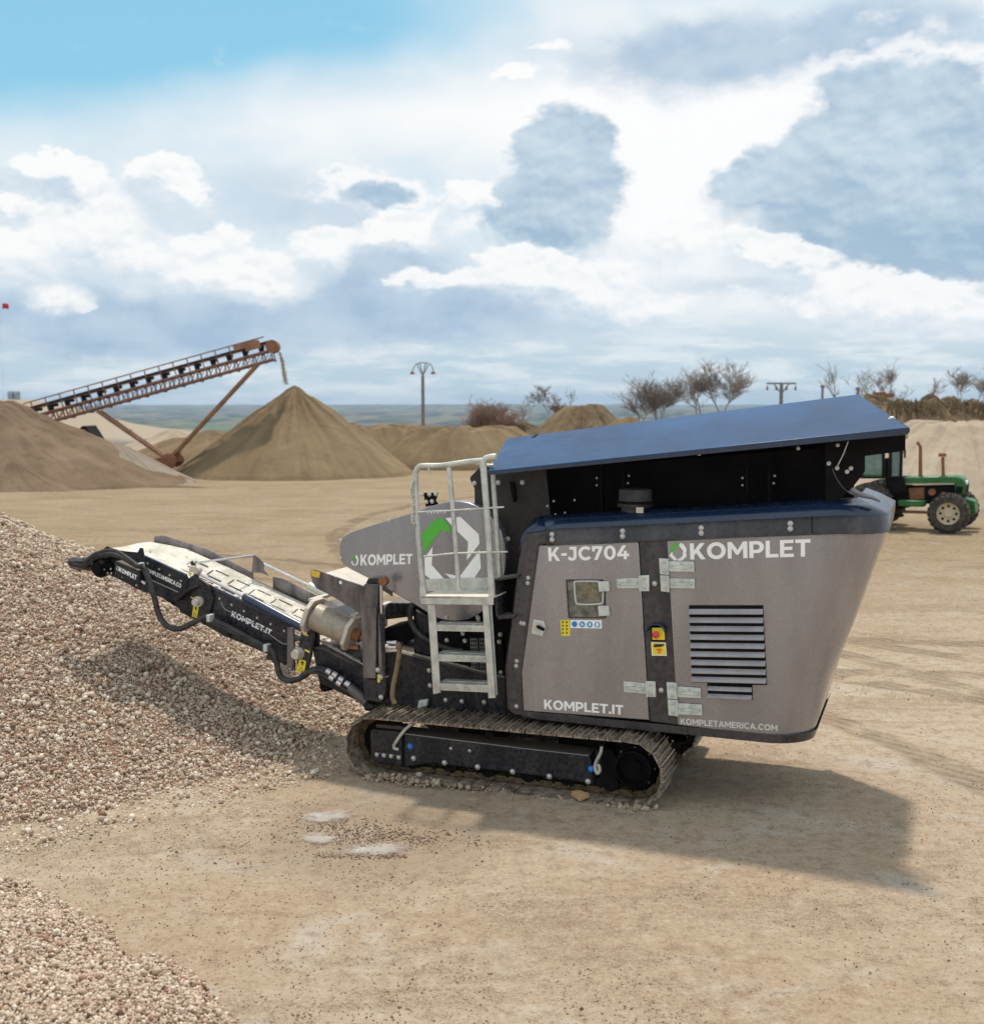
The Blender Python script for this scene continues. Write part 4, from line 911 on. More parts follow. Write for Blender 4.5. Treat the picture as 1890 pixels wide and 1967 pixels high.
slab('latch_recess', [(1027.5, 1195), (1040, 1197), (1037, 1213), (1024.5, 1211)], YD - .014, .002, m_cream, door, bevel=0)
part('latch_key', MB().tube([P(1033, 1204, YD - .014), P(1033, 1204, YD - .035), P(1045, 1210, YD - .04)], .012, 8), m_black, door)
st = decal([(1076, 1191), (1094.5, 1191), (1095, 1222), (1078, 1221.5)], YD, m_yell, door)
pr = MB()
for i in range(4):
    for j in range(2):
        a = P(1081 + j * 7.5, 1196 + i * 6.8, YD - .0034); pr.box(a, (.012, .001, .008)); pr.box(a + Vector((0, 0, .008)), (.016, .001, .003))
part('sticker_print', pr, m_print, door, smooth=0)
decal([(1096, 1191), (1155.5, 1191.5), (1156, 1207.5), (1095.5, 1206.5)], YD, m_white, door)
for i in range(4):
    c_ = P(1103.5 + i * 14.6, 1199 + i * .4, YD - .003)
    sg = part('safety_sign', MB().lathe(c_, (0, -1, 0), [(0, .0215), (.0012, .0215)], 20), m_bsign, door)
    g = MB()
    if i == 0: g.lathe(c_, (0, -1, 0), [(.0014, .017), (.0018, .017)], 16)
    elif i == 1: g.box(c_ + Vector((-.004, -.0016, .003)), (.008, .0006, .016)).box(c_ + Vector((.002, -.0016, -.004)), (.016, .0006, .008))
    elif i == 2: g.box(c_ + Vector((0, -.0016, -.001)), (.013, .0006, .018)).box(c_ + Vector((0, -.0016, .010)), (.008, .0006, .005))
    else: g.lathe(c_ + Vector((0, 0, .004)), (0, -1, 0), [(.0014, .011), (.0018, .011)], 12).box(c_ + Vector((0, -.0016, -.009)), (.018, .0006, .007))
    part('sign_symbol', g, m_white if i else m_bdot, door, smooth=0)
def hinge(quadL, quadR, parent, Y=YD):
    """strap leaf, pin and square leaf of one zinc door hinge"""
    g = MB().prism(PP(quadL, Y - .010), (0, .009, 0)); h = part('hinge', g, m_zinc, K, bevel=.003)
    g = MB().prism(PP(quadR, Y - .016), (0, .015, 0)); part('hinge_leaf', g, m_zinc, h, bevel=.003)
    q = PP(quadL, Y - .012); c_ = sum(q, Vector()) / 4
    e0 = (q[0] + q[3]) / 2; e1 = (q[1] + q[2]) / 2
    rb = MB().tube([e0.lerp(e1, .08) + Vector((0, 0, .012)), e0.lerp(e1, .92) + Vector((0, 0, .012))], .004, 6).tube([e0.lerp(e1, .08) - Vector((0, 0, .012)), e0.lerp(e1, .92) - Vector((0, 0, .012))], .004, 6)
    part('hinge_rib', rb, m_zinc, h)
    for t_ in (.12, .5, .88): bolt(0, 0, 0, h, .55, pt=e0.lerp(e1, t_) + Vector((0, 0, .02 if t_ == .5 else 0)))
    r_ = PP(quadR, Y - .017)
    for t_ in (.22, .78): bolt(0, 0, 0, h, .6, pt=(r_[0].lerp(r_[3], t_)).lerp(r_[1].lerp(r_[2], t_), .5))
    part('hinge_pin', MB().tube([r_[0].lerp(r_[1], .1 if quadR[0][0] > quadL[0][0] else .85), r_[3].lerp(r_[2], .1 if quadR[0][0] > quadL[0][0] else .85)], .008, 8), m_zinc, h)
hinge([(1184.5, 1112), (1228, 1110), (1229, 1130), (1185, 1131)], [(1226.5, 1106), (1246.5, 1105), (1247, 1136), (1228, 1136)], door)
hinge([(1197, 1309), (1240, 1313), (1241, 1334), (1198, 1330)], [(1239.5, 1309), (1258.5, 1309.5), (1260, 1340), (1241, 1339)], door)
for (a, b_) in (((1284, 1078, 1333, 1098), (1265.5, 1072.5, 1284, 1103.5)), ((1286, 1111, 1334, 1130), (1267.5, 1105, 1285, 1136.5)),
                ((1301, 1319, 1346, 1340), (1280, 1311, 1300, 1342.5)), ((1302, 1351, 1348, 1373), (1282, 1344, 1302, 1375))):
    x0, y0, x1, y1 = a; hinge([(x0, y0), (x1, y0 + (1 if y0 < 1200 else 3)), (x1 + .5, y1 + (1 if y0 < 1200 else 2)), (x0 + .5, y1)], [(b_[0], b_[1]), (b_[2], b_[1] + 1), (b_[2] + 1, b_[3] + 1), (b_[0] + 1.5, b_[3])], rear)
# pillar between door and panel
pil = slab('door_pillar', [(1227.5, 1040), (1280.5, 1038), (1301, 1393), (1248.5, 1386)], YP - .003, .03, m_trim, K, bevel=.004)
bolts([(1257.5, 1121), (1270, 1326)], YP - .003, pil)
cov = MB(); cp = [P(1262 + 17.5 * math.cos(a), 1211 - 14 * math.sin(a), YP - .003) for a in [math.pi * k / 12 for k in range(13)]]
for a, b_ in zip(cp, cp[1:]): cov.add([a, b_, b_ + Vector((0, -.06, 0)), a + Vector((0, -.06, 0))], [(0, 1, 2, 3)])
part('button_cover', cov, m_navy, pil, solid=.008)
slab('button_box', [(1250, 1203), (1277, 1203), (1278, 1232), (1251, 1232)], YP - .02, .018, m_black, pil)
decal([(1252.3, 1206), (1276, 1206), (1277, 1229.5), (1253.2, 1229)], YP - .02, m_yell, pil, 'button_plate')
part('emergency_button', MB().lathe(P(1260.5, 1219, YP - .022), (0, -1, 0), [(0, .012), (.012, .012), (.012, .024), (.022, .024), (.030, .015), (.032, .002)], 20), m_red, pil)
decal([(1250.5, 1233.5), (1278.5, 1234.5), (1280.5, 1260), (1252, 1259.5)], YP - .003, m_white, pil, 'sticker')
decal([(1252, 1235), (1277.3, 1236), (1279, 1258.5), (1253.3, 1258)], YP - .005, m_yell, pil, 'sticker')
slab('sticker_print', [(1254, 1242), (1258, 1237.5), (1275, 1237.5), (1276, 1239.5), (1270, 1243), (1258, 1243.5)], YP - .0085, .001, m_print, pil, bevel=0)
slab('sticker_print', [(1258, 1249), (1262, 1246), (1268, 1245.5), (1273, 1249), (1271, 1250.5), (1268, 1250), (1268, 1253.5), (1272, 1254), (1266, 1255.5), (1259, 1254), (1264, 1253.5), (1264, 1250)], YP - .0085, .001, m_orng, pil, bevel=0)
# charcoal frame along the front edge of the hood
fro = [(1035, 1046.5), (1001, 1292), (1005, 1377), (985, 1373), (973, 1362), (969.5, 1285), (980, 1210), (991, 1110), (1000.5, 1046), (1008, 1024), (1021, 1022), (1036, 1021), (1052, 1017), (1050, 1046)]
ff = slab('front_frame', fro, YP - .012, .09, m_trim, K, bevel=.012)
bolts([(1014.5, 1110), (1013.5, 1120), (1001, 1197), (1006, 1198), (992.5, 1270), (991.5, 1279.5), (992, 1357)], YP - .012, ff, .9)
# left wall of the hood (sloping front face going back)
lw = MB(); fl = PP([(1008, 1024), (1000.5, 1046), (991, 1110), (980, 1210), (969.5, 1285), (973, 1362), (985, 1373)], YP + .03)
lw.grid([[p, Vector((p.x + .02, Y1, p.z))] for p in fl]); part('front_wall', lw, m_black, K, solid=.01)
# top trim with bevel, running round the rear corner
def band(pL, pR, Yl, Yr_, rr, zl, zr, xl, xr): pass
tA = [P(1034, 1046, YP), P(1705.5, 1017.5, .55)]; tB = [P(1021, 1021, YP), P(1706.5, 984, .55)]; tC = [P(1042.5, 991, .34), P(1664, 953.5, .62)]
def trow(zl, zr, xl, xr, y0, rr, proud=0.0):
    row = []; n_ = 16
    for k in range(n_ + 1): row.append(Vector((xl + (xr - rr - xl) * k / n_, y0, zl + (zr - zl) * k / n_)))
    for k in range(1, 11):
        a = -math.pi / 2 + math.pi / 2 * k / 10; row.append(Vector((xr - rr + rr * math.cos(a), y0 + rr + rr * math.sin(a), zr)))
    row.append(Vector((xr, Y1 + .02, zr))); return row
zA = (P(1052, 1046, YP).z, P(1704.5, 1018, .55).z); zB = (P(1052, 1017, YP).z, P(1706, 984, .55).z); zC = (P(1043, 991, .33).z, P(1664, 955, .62).z + .0)
xAl = P(1050, 1046, YP).x
xr1 = P(1705.5, 1000, .55).x
r0 = trow(zA[0], zA[1], xAl, edge_x(zA[1]) + .012, YP - .014, .30)
r1 = trow(zB[0], zB[1], xAl, xr1 + .012, YP - .014, .30)
r2 = trow(zC[0], zC[1], P(1043, 991, .33).x, xr1 - .20, .33, .18)
r3 = [p + Vector((0, 0, -.03)) for p in r2]
r00 = [Vector((p.x - .0, p.y + .012, p.z)) for p in r0]
part('top_trim', MB().grid([r00, r0, r1]), m_trim, K, smooth=40, solid=.006)
tt = part('bevel_trim', MB().grid([r1, [a.lerp(b_, .5) + Vector((0, 0, .008)) for a, b_ in zip(r1, r2)], r2]), m_navy, K, smooth=25, solid=.006)
# rounded front corner joining frame and bevel
cr = [[P(1052, 1017, YP - .012), P(1036, 1021, YP - .012), P(1021, 1022, YP - .012), P(1010, 1024, YP - .01), P(1002, 1044, YP - .01), P(997, 1066, YP - .01)],
      [P(1047, 1003, .26), P(1034, 1004, .26), P(1022, 1008, .26), P(1013, 1014, .24), P(1002, 1030, .22), P(997, 1062, .21)],
      [P(1043, 991, .33), P(1036, 992, .33), P(1026, 998, .33), P(1015, 1010, .33), P(1006, 1026, .33), P(999, 1058, .33)]]
part('corner_trim', MB().grid(cr), m_navy, K, smooth=50, solid=.005)
for u, v in ((1060.5, 1031), (1196, 1024.5), (1347, 1018.5), (1518, 1010)):
    f = (P(u, v, YP).x - xAl) / 2.3
    bolt(u, v - 4.5, YP - .016, K, 1.05); bolt(u, v + 5.5, YP - .016, K, 1.05)
bolts_seam = slab('trim_seam', [(1558, 992), (1560, 992), (1561, 1024.5), (1559, 1024.5)], YP - .02, .004, m_black, K, bevel=0)
# bottom trim
xb0 = P(1003, 1376, YP).x; zb0 = P(1005, 1366, YP).z; zb1 = P(1550, 1404, YP).z
xbr = P(1568, 1400, .55).x
b0 = trow(zb0, P(1568, 1394, .55).z, xb0, xbr + .012, YP - .010, .30); b1 = trow(P(1005, 1378, YP).z, P(1562, 1408, .55).z, xb0, xbr - .005, YP - .010, .30)
b2 = [Vector((p.x, p.y + .05, p.z - .004)) for p in b1]; b00 = [Vector((p.x, p.y + .009, p.z)) for p in b0]
part('bottom_trim', MB().grid([b00, b0, b1, b2]), m_trim, K, smooth=40, solid=.005)
# dark floor, rear housing and deck
part('hood_floor', MB().grid([[Vector((p.x, p.y + .03, p.z)) for p in b1], [Vector((p.x - .1, Y1 - .02, p.z)) for p in b1]]), m_black, K)
dk = MB().grid([[p for p in r3], [Vector((p.x - .05, Y1, p.z)) for p in r3]]); part('hood_deck', dk, m_black, K)
part('far_side_panel', MB().prism([Vector((p.x, Y1, p.z)) for p in (P(1010, 1376, YP), P(1300, 1392, YP), Vector((xbr, 0, zb1)), Vector((xr1, 0, zB[1])), P(1040, 1010, YP))], (0, .03, 0)), m_grey, K)
# hopper walls under the wing
hw = slab('hopper_wall', [(1000, 905), (1640, 855), (1640, 960), (1420, 985), (1043, 1010), (1000, 1060)], .75, .03, m_black, K, bevel=0)
sp_ = slab('hopper_side_plate', [(904, 915), (926, 893), (1046, 880), (1060, 1010), (1010, 1060), (992, 1120), (985, 1190), (955, 1190), (930, 1060), (912, 1000), (911, 938), (902, 920)], .46, .02, mat('dusty_black', (.018, .015, .014), .55, 0, .45, (.07, .05, .042), 3, .3), K, bevel=.004)
bolts([(911.5, 928), (957, 927), (1003.5, 926.5)], .46, sp_, 1.0)
slab('hopper_rib', [(978, 925), (986, 928), (990, 960), (986, 966), (981, 945)], .42, .04, m_black, sp_)
bolts([(944.5, 1023), (976, 1035)], .44, sp_, 1.0)
# transom brackets seen in the dark gap
for u in (1152, 1432):
    bk = slab('wing_bracket', [(u, 893), (u + 6, 893), (u + 6, 985), (u, 985)], .60, .05, m_black, K)
    slab('wing_bracket', [(u + 42, 887), (u + 48, 887), (u + 48, 985), (u + 42, 985)], .60, .05, m_black, K)
    bolts([(u - 6, 918), (u + 56, 914), (u - 6, 932), (u + 54, 928)], .60, bk, .45)
bolts([(1051.5, 972), (1063.5, 962.5), (1103.5, 960.5), (1067, 988), (1085, 985)], .40, K, .45)
bolts([(1343, 872), (1533, 861), (1609, 855)], .30, K, .7)
# air cleaner cap
ac = P(1220, 985, .40)
cap = part('air_cleaner', MB().lathe(ac, (0, 0, 1), [(-.05, .10), (.04, .10), (.045, .125), (.07, .13), (.09, .118), (.15, .118), (.17, .112), (.175, .05)], 28), m_rubber, K)
part('cap_ring', MB().lathe(ac + Vector((0, 0, .068)), (0, 0, 1), [(0, .132), (.012, .134), (.02, .128)], 28), m_black, cap)
part('clamp', MB().box(ac + Vector((.06, -.11, .03)), (.05, .02, .04)), m_cream, cap)
# blue hopper wing
w0, w1, w2, w3 = P(937, 905, .05), P(1745, 821, .05), P(1647, 757, .80), P(973, 841.5, .80)
nw = (w1 - w0).cross(w3 - w0).normalized() * -.012
wing = part('hopper_wing', MB().prism([w0, w1, w2, w3], nw * -1 if nw.z > 0 else nw), m_navy_sky, K, bevel=.006)
z_ = Vector((0, 0, -.034)); part('wing_lip', MB().prism([w0 + Vector((.0, .002, -.001)), w1 + Vector((0, .002, -.001)), w1 + z_ + Vector((.0, .004, -.01)), w0 + z_ * .85 + Vector((0, .004, 0))], (0, .01, 0)), m_navy, wing, bevel=.003)
part('wing_edge', MB().prism([w1 + Vector((.002, 0, -.002)), w2 + Vector((.002, 0, -.002)), w2 + z_, w1 + z_], (.008, 0, 0)), m_navy, wing, bevel=.002)
def onwing(u, v):
    n_ = (w1 - w0).cross(w3 - w0).normalized(); o_ = EYE - KF.o; r = ray(u, v); ex, ey = KF.ex, KF.ey
    def loc(q): return Vector((q.dot(ex), q.dot(ey), q.z))
    o_, r = loc(o_), loc(r); return o_ + r * ((w0 - o_).dot(n_) / r.dot(n_))
for u, v in ((1654, 766.5), (1713, 805)):
    part('bolt', MB().lathe(onwing(u, v), (0, -.3, 1), [(0, .022), (.006, .022), (.006, .016), (.016, .014), (.018, .002)], 12), m_bolt, wing)
sa, sb = onwing(1021, 841), onwing(1030, 837)
part('wing_slot', MB().prism([sa, onwing(1026, 841.5), onwing(1034, 835.5), onwing(1030, 834.8)], (0, 0, .004)), m_black, wing, smooth=0)
# far wing and hopper end, black
fw_ = MB().prism([w3 + Vector((.05, .1, -.45)), w3 + Vector((.02, .02, -.02)), w2 + Vector((-.02, .02, -.02)), w2 + Vector((-.05, .1, -.7))], (0, .02, 0)); part('hopper_inner_wall', fw_, m_black, K)
slab('hopper_end_plate', [(1585, 848), (1739, 833), (1739, 866), (1661, 876), (1661, 905), (1652, 918), (1636, 938), (1600, 970), (1585, 970)], .30, .03, m_black, K)
bolts([(1627, 906), (1608, 899), (1634.5, 899.5), (1592, 890)], .29, K, .8)
part('cable', MB().tube(PP([(1629, 848), (1620, 872), (1608, 896)], .27), .004, 6), m_galv, K)
part('rubber_strap', MB().grid([[a, b_] for a, b_ in zip(curve_pts(PP([(1598, 900), (1607, 920), (1622, 940), (1645, 953), (1672, 958), (1690, 964)], .30), 5), curve_pts(PP([(1606, 903), (1618, 918), (1634, 934), (1655, 946), (1675, 953), (1692, 960)], .40), 5))]), m_steel, K, solid=.006)
part('hinge_rail', MB().tube([P(1430, 975, .55), P(1640, 958, .55)], .012, 6), m_steel, K)
# access bracket between belt guard and hood
ub = PP([(946, 1114), (992, 1107), (986, 1187), (957, 1189), (950, 1182)], .18)
bx_ = MB().bar(ub[0], ub[1], .01, .16, (0, 0, 1)); 
part('mounting_bracket', MB().prism(PP([(946, 1113), (993, 1105), (993, 1110), (947, 1118)], .10), (0, .2, 0)).prism(PP([(946, 1114), (951, 1114), (957, 1186), (952, 1184)], .10), (0, .2, 0)).prism(PP([(954, 1184), (986, 1184), (986, 1188), (956, 1190)], .10), (0, .2, 0)), m_dark, K, bevel=.004)
part('bracket_back', MB().prism(PP([(950, 1114), (990, 1110), (986, 1187), (957, 1187)], .30), (0, .01, 0)), m_black, K)
# ---------------- crusher body between hood and conveyor
slab('crusher_body', [(794, 1165), (850, 1100), (975, 1060), (990, 1180), (975, 1385), (890, 1330), (795, 1275)], .52, .8, m_black, K)
slab('fan_casing', [(798, 1172), (828, 1190), (828, 1260), (795, 1252)], .48, .04, m_dark, K)
for i, (a, b_) in enumerate((((886, 1255), (912, 1262)),)): pass
gr = slab('engine_grille', [(896, 1222), (966, 1222), (968, 1300), (900, 1296)], .50, .02, m_black, K)
gm_ = MB()
for k in range(9):
    for (ua, ub_) in ((904, 916), (921, 932)):
        gm_.tube([P(ua, 1228 + k * 7.6, .49), P(ub_, 1228.5 + k * 7.6, .49)], .0022, 4)
for ua in (904, 908, 912, 916, 921, 925, 929, 932): gm_.tube([P(ua, 1226, .49), P(ua + 3, 1292, .49)], .0022, 4)
part('grille_mesh', gm_, m_galv, gr, smooth=0)
bolts([(858, 1230), (889, 1217), (893, 1231), (961, 1219), (959, 1233), (897, 1287), (895, 1297), (962, 1292), (966, 1302), (919, 1190)], .485, gr, .95)
part('drain_cock', MB().tube([P(911, 1302, .46), P(914, 1318, .46)], [.016, .008], 8).tube([P(908, 1305, .46), P(917, 1309, .46)], .006, 6), mat('brass', (.45, .30, .12), .4, .6), gr)
# ---------------- chassis beam
cbm = slab('chassis_beam', [(600, 1246), (622, 1246), (700, 1288), (743, 1252), (760, 1252), (900, 1288), (980, 1310), (985, 1400), (700, 1362), (697, 1352), (613, 1312)], .45, .08, m_dark, K, bevel=.006)
cb2 = slab('chassis_side', [(743, 1253), (760, 1252), (980, 1309), (985, 1390), (738, 1368)], .40, .05, m_dark, K, bevel=.006)
q = PP([(743, 1252), (760, 1251), (900, 1287), (980, 1308)], .45); part('beam_flange', MB().grid([[p + Vector((0, -.03, .003)) for p in q], [p + Vector((0, .35, .003)) for p in q]]), m_mud, K, solid=.006)
q = PP([(600, 1246), (620, 1246), (700, 1288)], .45); part('tail_flange', MB().grid([[p + Vector((0, -.01, .003)) for p in q], [p + Vector((0, .70, .003)) for p in q]]), m_steel, K, solid=.006)
bolts([(824, 1288), (826, 1317), (856, 1345), (887, 1347.5), (930, 1349)], .395, cb2, 1.0)
slab('tie_plate', [(804, 1346), (821, 1344), (819, 1357), (801, 1361)], .34, .04, m_zinc, K)
slab('drain_gutter', [(700, 1340), (975, 1385), (975, 1400), (700, 1365)], .47, .5, m_black, K)
# ---------------- belt guard with big emblem
guard = [(652, 1048), (656, 1033), (674, 1022), (747, 998.5), (794, 984.5), (818, 975), (841, 968), (858, 964), (880, 963), (901, 966), (920, 974), (936, 984), (952, 1001), (963, 1021), (970, 1046), (972, 1072), (970, 1098), (963, 1125), (950, 1150), (935, 1168), (918, 1181), (898, 1190), (872, 1193.5), (852, 1191), (836, 1186), (821, 1177), (794, 1160), (770, 1147), (743, 1131), (707, 1110.5), (676, 1095), (660, 1086), (652.5, 1070)]
bgd = slab('belt_guard', guard, .36, .10, m_grey, K, bevel=.006)
YG = .36
text_quad('KOMPLET', [(692.5, 1065.5), (792, 1064), (791.5, 1083.5), (692.5, 1086.5)], YG, bgd, m_white, bold=.045)
logo(681.5, 1076.5, 14, 20, YG, bgd)
bolts([(748, 999), (655, 1038), (654.5, 1072), (858, 1186), (918, 1186), (944, 1022)], YG, bgd, 1.0)
def piece(l, m_, i): decal([(600 + x / 4.483, 820 + y / 4.483) for x, y in l], YG - i * .0005, m_, bgd, 'emblem', .003)
piece([(945, 915), (1065, 790), (1128, 788), (1150, 815), (1187, 870), (1185, 908), (1108, 893), (958, 1085)], m_green, 0)
piece([(1145, 785), (1275, 775), (1432, 925), (1440, 1005), (1330, 1148), (1342, 990), (1215, 868)], m_white, 1)
piece([(1035, 1035), (965, 1130), (970, 1275), (1040, 1328), (1138, 1312), (1028, 1190), (1032, 1120)], m_white, 2)
piece([(1440, 1062), (1452, 1215), (1392, 1308), (1230, 1340), (1140, 1262), (1268, 1288)], m_white, 3)
# small camera bracket above the guard
cbk = slab('sensor_bracket', [(808.5, 947), (841, 946), (838, 956), (836, 962), (842, 969), (817, 973.5), (814, 953)], .38, .02, m_black, K)
bolts([(811, 950), (825, 949.5), (837, 948.5), (819, 964), (830, 963)], .375, cbk, .95)
# ---------------- platform, railing, ladder
plat = empty('access_platform', (0, 0, 0)); plat.parent = K
YA, YB = .02, .40
slab('deck_edge', [(806, 1145), (947, 1146), (948, 1162.5), (808, 1161)], YA, .012, m_galv, plat, bevel=.003)
dq = PP([(806, 1146), (947, 1146.5)], YA); part('deck', MB().prism([dq[0], dq[1], dq[1] + Vector((0, .32, 0)), dq[0] + Vector((0, .32, 0))], (0, 0, -.012)), mat('dusty_deck', (.74, .69, .58), .8, 0, .3, (.6, .53, .42), 14, .1), plat)
slab('toe_board', [(817, 1113), (939, 1109), (939, 1134), (820, 1136)], YA + .32, .012, m_galv, plat, bevel=.002)
slab('deck_side', [(806, 1120), (811, 1122), (812, 1145), (806, 1145)], YA, .012, m_galv, plat, bevel=.002)
def railing(l, Y, r=.020, nm='railing_tube', n=7, mt=None): return part(nm, MB().tube(curve_pts(PP(l, Y), n) if n else PP(l, Y), r, 10), mt or m_galv, plat)
railing([(814, 1146), (806, 1060), (801, 990), (798.5, 920), (800, 904), (806, 896), (816, 894.5), (846, 894), (880, 889.5), (905, 886), (928, 884)], YA + .02)
railing([(881, 1134), (872, 1000), (862, 897)], YA + .02, .018)
railing([(945, 1146), (938, 1020), (930, 915), (928, 893), (932, 882), (942, 878), (954, 877)], YA + .02, .024)
railing([(961, 1112), (953, 1000), (947, 906), (950, 890)], YA + .26, .018)
railing([(905, 887), (930, 893), (948, 894)], YA + .1, .012)
railing([(801, 984), (862, 981), (928, 976.5), (968, 974)], YA + .0, .007, 'rail_rod', 0)
railing([(814, 1069), (870, 1063), (938, 1061), (975, 1060)], YA + .0, .007, 'rail_rod', 0)
ch = MB()
cpt_ = curve_pts(PP([(795, 923), (791, 935), (791, 945), (795, 962), (794, 985), (792, 1000), (798, 1012)], YA), 4)
for i, (a, b_) in enumerate(zip(cpt_, cpt_[1:])):
    d_ = (b_ - a) * .7; n_ = Vector((1, 0, 0)) if i % 2 else Vector((0, 1, 0)); m_ = (a + b_) / 2; w_ = n_ * .012
    lp_ = [m_ + d_ * .5 * math.cos(t_) * 1.1 + w_ * math.sin(t_) for t_ in [2 * math.pi * k / 8 for k in range(9)]]
    ch.tube(lp_, .0045, 5)
part('safety_chain', ch, m_galv, plat)
part('chain_clip', MB().tube(PP([(824, 895), (823, 905), (826, 908), (826, 902)], YA), .006, 6), m_galv, plat)
for k in range(6): bolt(822 + k * 6.5, 985.5 - k * .4, YA - .01, plat, .45 + .2 * (k % 2))
lad = empty('ladder', (0, 0, 0)); lad.parent = K
slab('stringer', [(821, 1161.5), (835.5, 1161.5), (846, 1331), (832, 1334)], YA + .02, .012, m_galv, lad, bevel=.002)
slab('stringer', [(926.5, 1162), (938, 1162), (951.5, 1341), (938, 1342)], YA + .02, .012, m_galv, lad, bevel=.002)
slab('stringer_flange', [(938.5, 1162), (944, 1162), (955, 1335), (951, 1337)], YA + .06, .012, m_zinc, lad, bevel=.002)
for (l0, r0_) in ((((832, 1200), (832.5, 1212)), ((929, 1202), (930, 1214))), (((835.5, 1257), (837, 1270)), ((932.5, 1260.5), (934, 1272.5))), (((840, 1313), (841.5, 1326)), ((937, 1316.5), (938, 1330.5)))):
    a, b_, c_, d_ = P(*l0[0], YA + .025), P(*r0_[0], YA + .025), P(*r0_[1], YA + .025), P(*l0[1], YA + .025)
    cr_ = MB().prism([a, b_, c_, d_], (0, .16, 0))
    for k in range(20):
        p_ = (a.lerp(b_, (k + .5) / 20)).lerp(d_.lerp(c_, (k + .5) / 20), .5); s_ = 1 if k % 2 else -1
        cr_.bar(p_ + Vector((-.010, -.003, .012 * s_)), p_ + Vector((.010, -.003, -.012 * s_)), .007, .006, (0, 1, 0))
    for k in range(20):
        p_ = a.lerp(b_, (k + .5) / 20); cr_.box(p_ + Vector((0, .03, .002)), (.006, .02, .004)); cr_.box(p_ + Vector((.01, .08, .002)), (.02, .006, .004))
    part('rung', cr_, m_galv, lad, smooth=0)
# ---------------- magnet support post and arm
YT = .26
post = slab('support_post', [(693, 1167), (723, 1167.5), (722, 1304), (697, 1303)], YT, .14, m_steel, K, bevel=.006)
slab('inner_post', [(699, 1122), (727, 1122), (725, 1168), (697, 1168)], YT + .02, .09, m_steel, post, bevel=.005)
slab('post_cap', [(707, 1111), (726, 1111), (728, 1121), (702, 1121)], YT + .02, .10, m_dark, post, bevel=.004)
slab('post_foot', [(697, 1304), (722, 1306), (737, 1340), (732, 1350), (700, 1345)], YT + .03, .1, m_dark, post, bevel=.005)
cyl_ = part('lift_cylinder', MB().cyl(P(733, 1180, YT - .02), P(734, 1300, YT - .02), .026, 16), m_steel, post)
part('cylinder_rod', MB().cyl(P(732, 1122, YT - .02), P(733, 1182, YT - .02), .012, 12), m_rod, post)
part('cylinder_eye', MB().lathe(P(734, 1117, YT - .05), (0, 1, 0), [(0, .012), (0, .034), (.06, .034), (.06, .012)], 18), m_rust, post)
slab('cylinder_bracket', [(724, 1302), (741, 1302), (741, 1330), (734, 1345), (727, 1342), (724, 1325)], YT - .05, .06, m_dark, post)
part('sticker', MB().prism(PP([(725, 1296), (730, 1296), (730, 1311), (725, 1311)], YT - .055), (0, .002, 0)), m_yell, post)
bolts([(731.5, 1301), (732, 1339.5), (726, 1287)], YT - .055, post, 1.1)
slab('cylinder_guard', [(727, 1180), (738, 1180), (740, 1285), (735, 1290), (728, 1180)], YT - .055, .012, m_dark, post)
for v_ in (1234, 1243): part('hose_fitting', MB().tube(PP([(743, v_), (762, v_ + 1)], YT - .03), [.012, .016], 8), m_rod, post)
part('hydraulic_hose', MB().tube(curve_pts(PP([(763, 1235), (767, 1243), (766, 1262), (761, 1290), (755, 1320), (754, 1340), (758, 1352)], YT - .03), 6), .019, 10), mat('dirty_hose', (.28, .20, .11), .8, 0, .6, (.12, .08, .05), 18, .4, bump=.6), K)
arm = slab('magnet_arm', [(596.5, 1094), (605, 1094), (698, 1127), (700, 1190), (682, 1172), (640, 1147), (607, 1130), (600, 1119), (596, 1103)], .30, .014, m_steel, K, bevel=.003)
part('arm_hole', MB().lathe(P(654, 1119, .297), (0, 1, 0), [(0, .013), (.002, .013)], 14), m_white, arm)
decal([(597, 1095), (615, 1099), (613, 1110.5), (598.5, 1106.5)], .30, mat('amber_sticker', (.80, .50, .04), .5, 0, .2, (.75, .6, .2), 30, .1), arm)
ap = P(617, 1095, .90)
aw = [P(600, 1097, .31), P(698, 1128, .31)]
part('arm_web', MB().prism([P(612, 1104, .315), P(700, 1133, .315), P(700, 1133, .315) + Vector((0, .50, 0)), P(612, 1104, .315) + Vector((0, .50, 0))], (0, 0, -.01)), m_cream, arm)
q0, q1 = P(600, 1097, .31), P(700, 1130, .31)
part('far_arm', MB().prism([q0 + Vector((.03, .5, .01)), q1 + Vector((0, .5, .01)), q1 + Vector((0, .5, -.14)), q0 + Vector((.1, .5, -.06))], (0, .014, 0)), m_steel, arm)
# ---------------- overband magnet
YM = .40
mag = empty('overband_magnet', (0, 0, 0)); mag.parent = K
c0_, c1_ = P(606, 1184, YM), P(672, 1214, YM)
part('magnet_drum', MB().lathe(c0_, c1_ - c0_, [(0, .055), (.002, .108), ((c1_ - c0_).length * .5, .113), ((c1_ - c0_).length - .002, .108), ((c1_ - c0_).length, .055)], 30), m_drum, mag)
ax_ = (c1_ - c0_).normalized()
def octo(cn, nm, w=.035):
    u_ = Vector((0, 1, 0)); v_ = ax_.cross(u_).normalized(); pts = []
    for x, y in ((-.5, -1), (.75, -1), (1.0, -.6), (1.0, .6), (.75, 1), (-.5, 1), (-1, .55), (-1, -.55)): pts.append(cn + u_ * x * .13 + v_ * y * .135)
    return part(nm, MB().prism(pts, ax_ * w), m_cream, mag, bevel=.004)
octo(c0_ - ax_ * .05, 'end_plate'); e2 = octo(c1_ + ax_ * .0, 'end_plate')
bb0 = c0_ + Vector((0, .08, .09)); bb1 = c1_ + Vector((0, .08, .09))
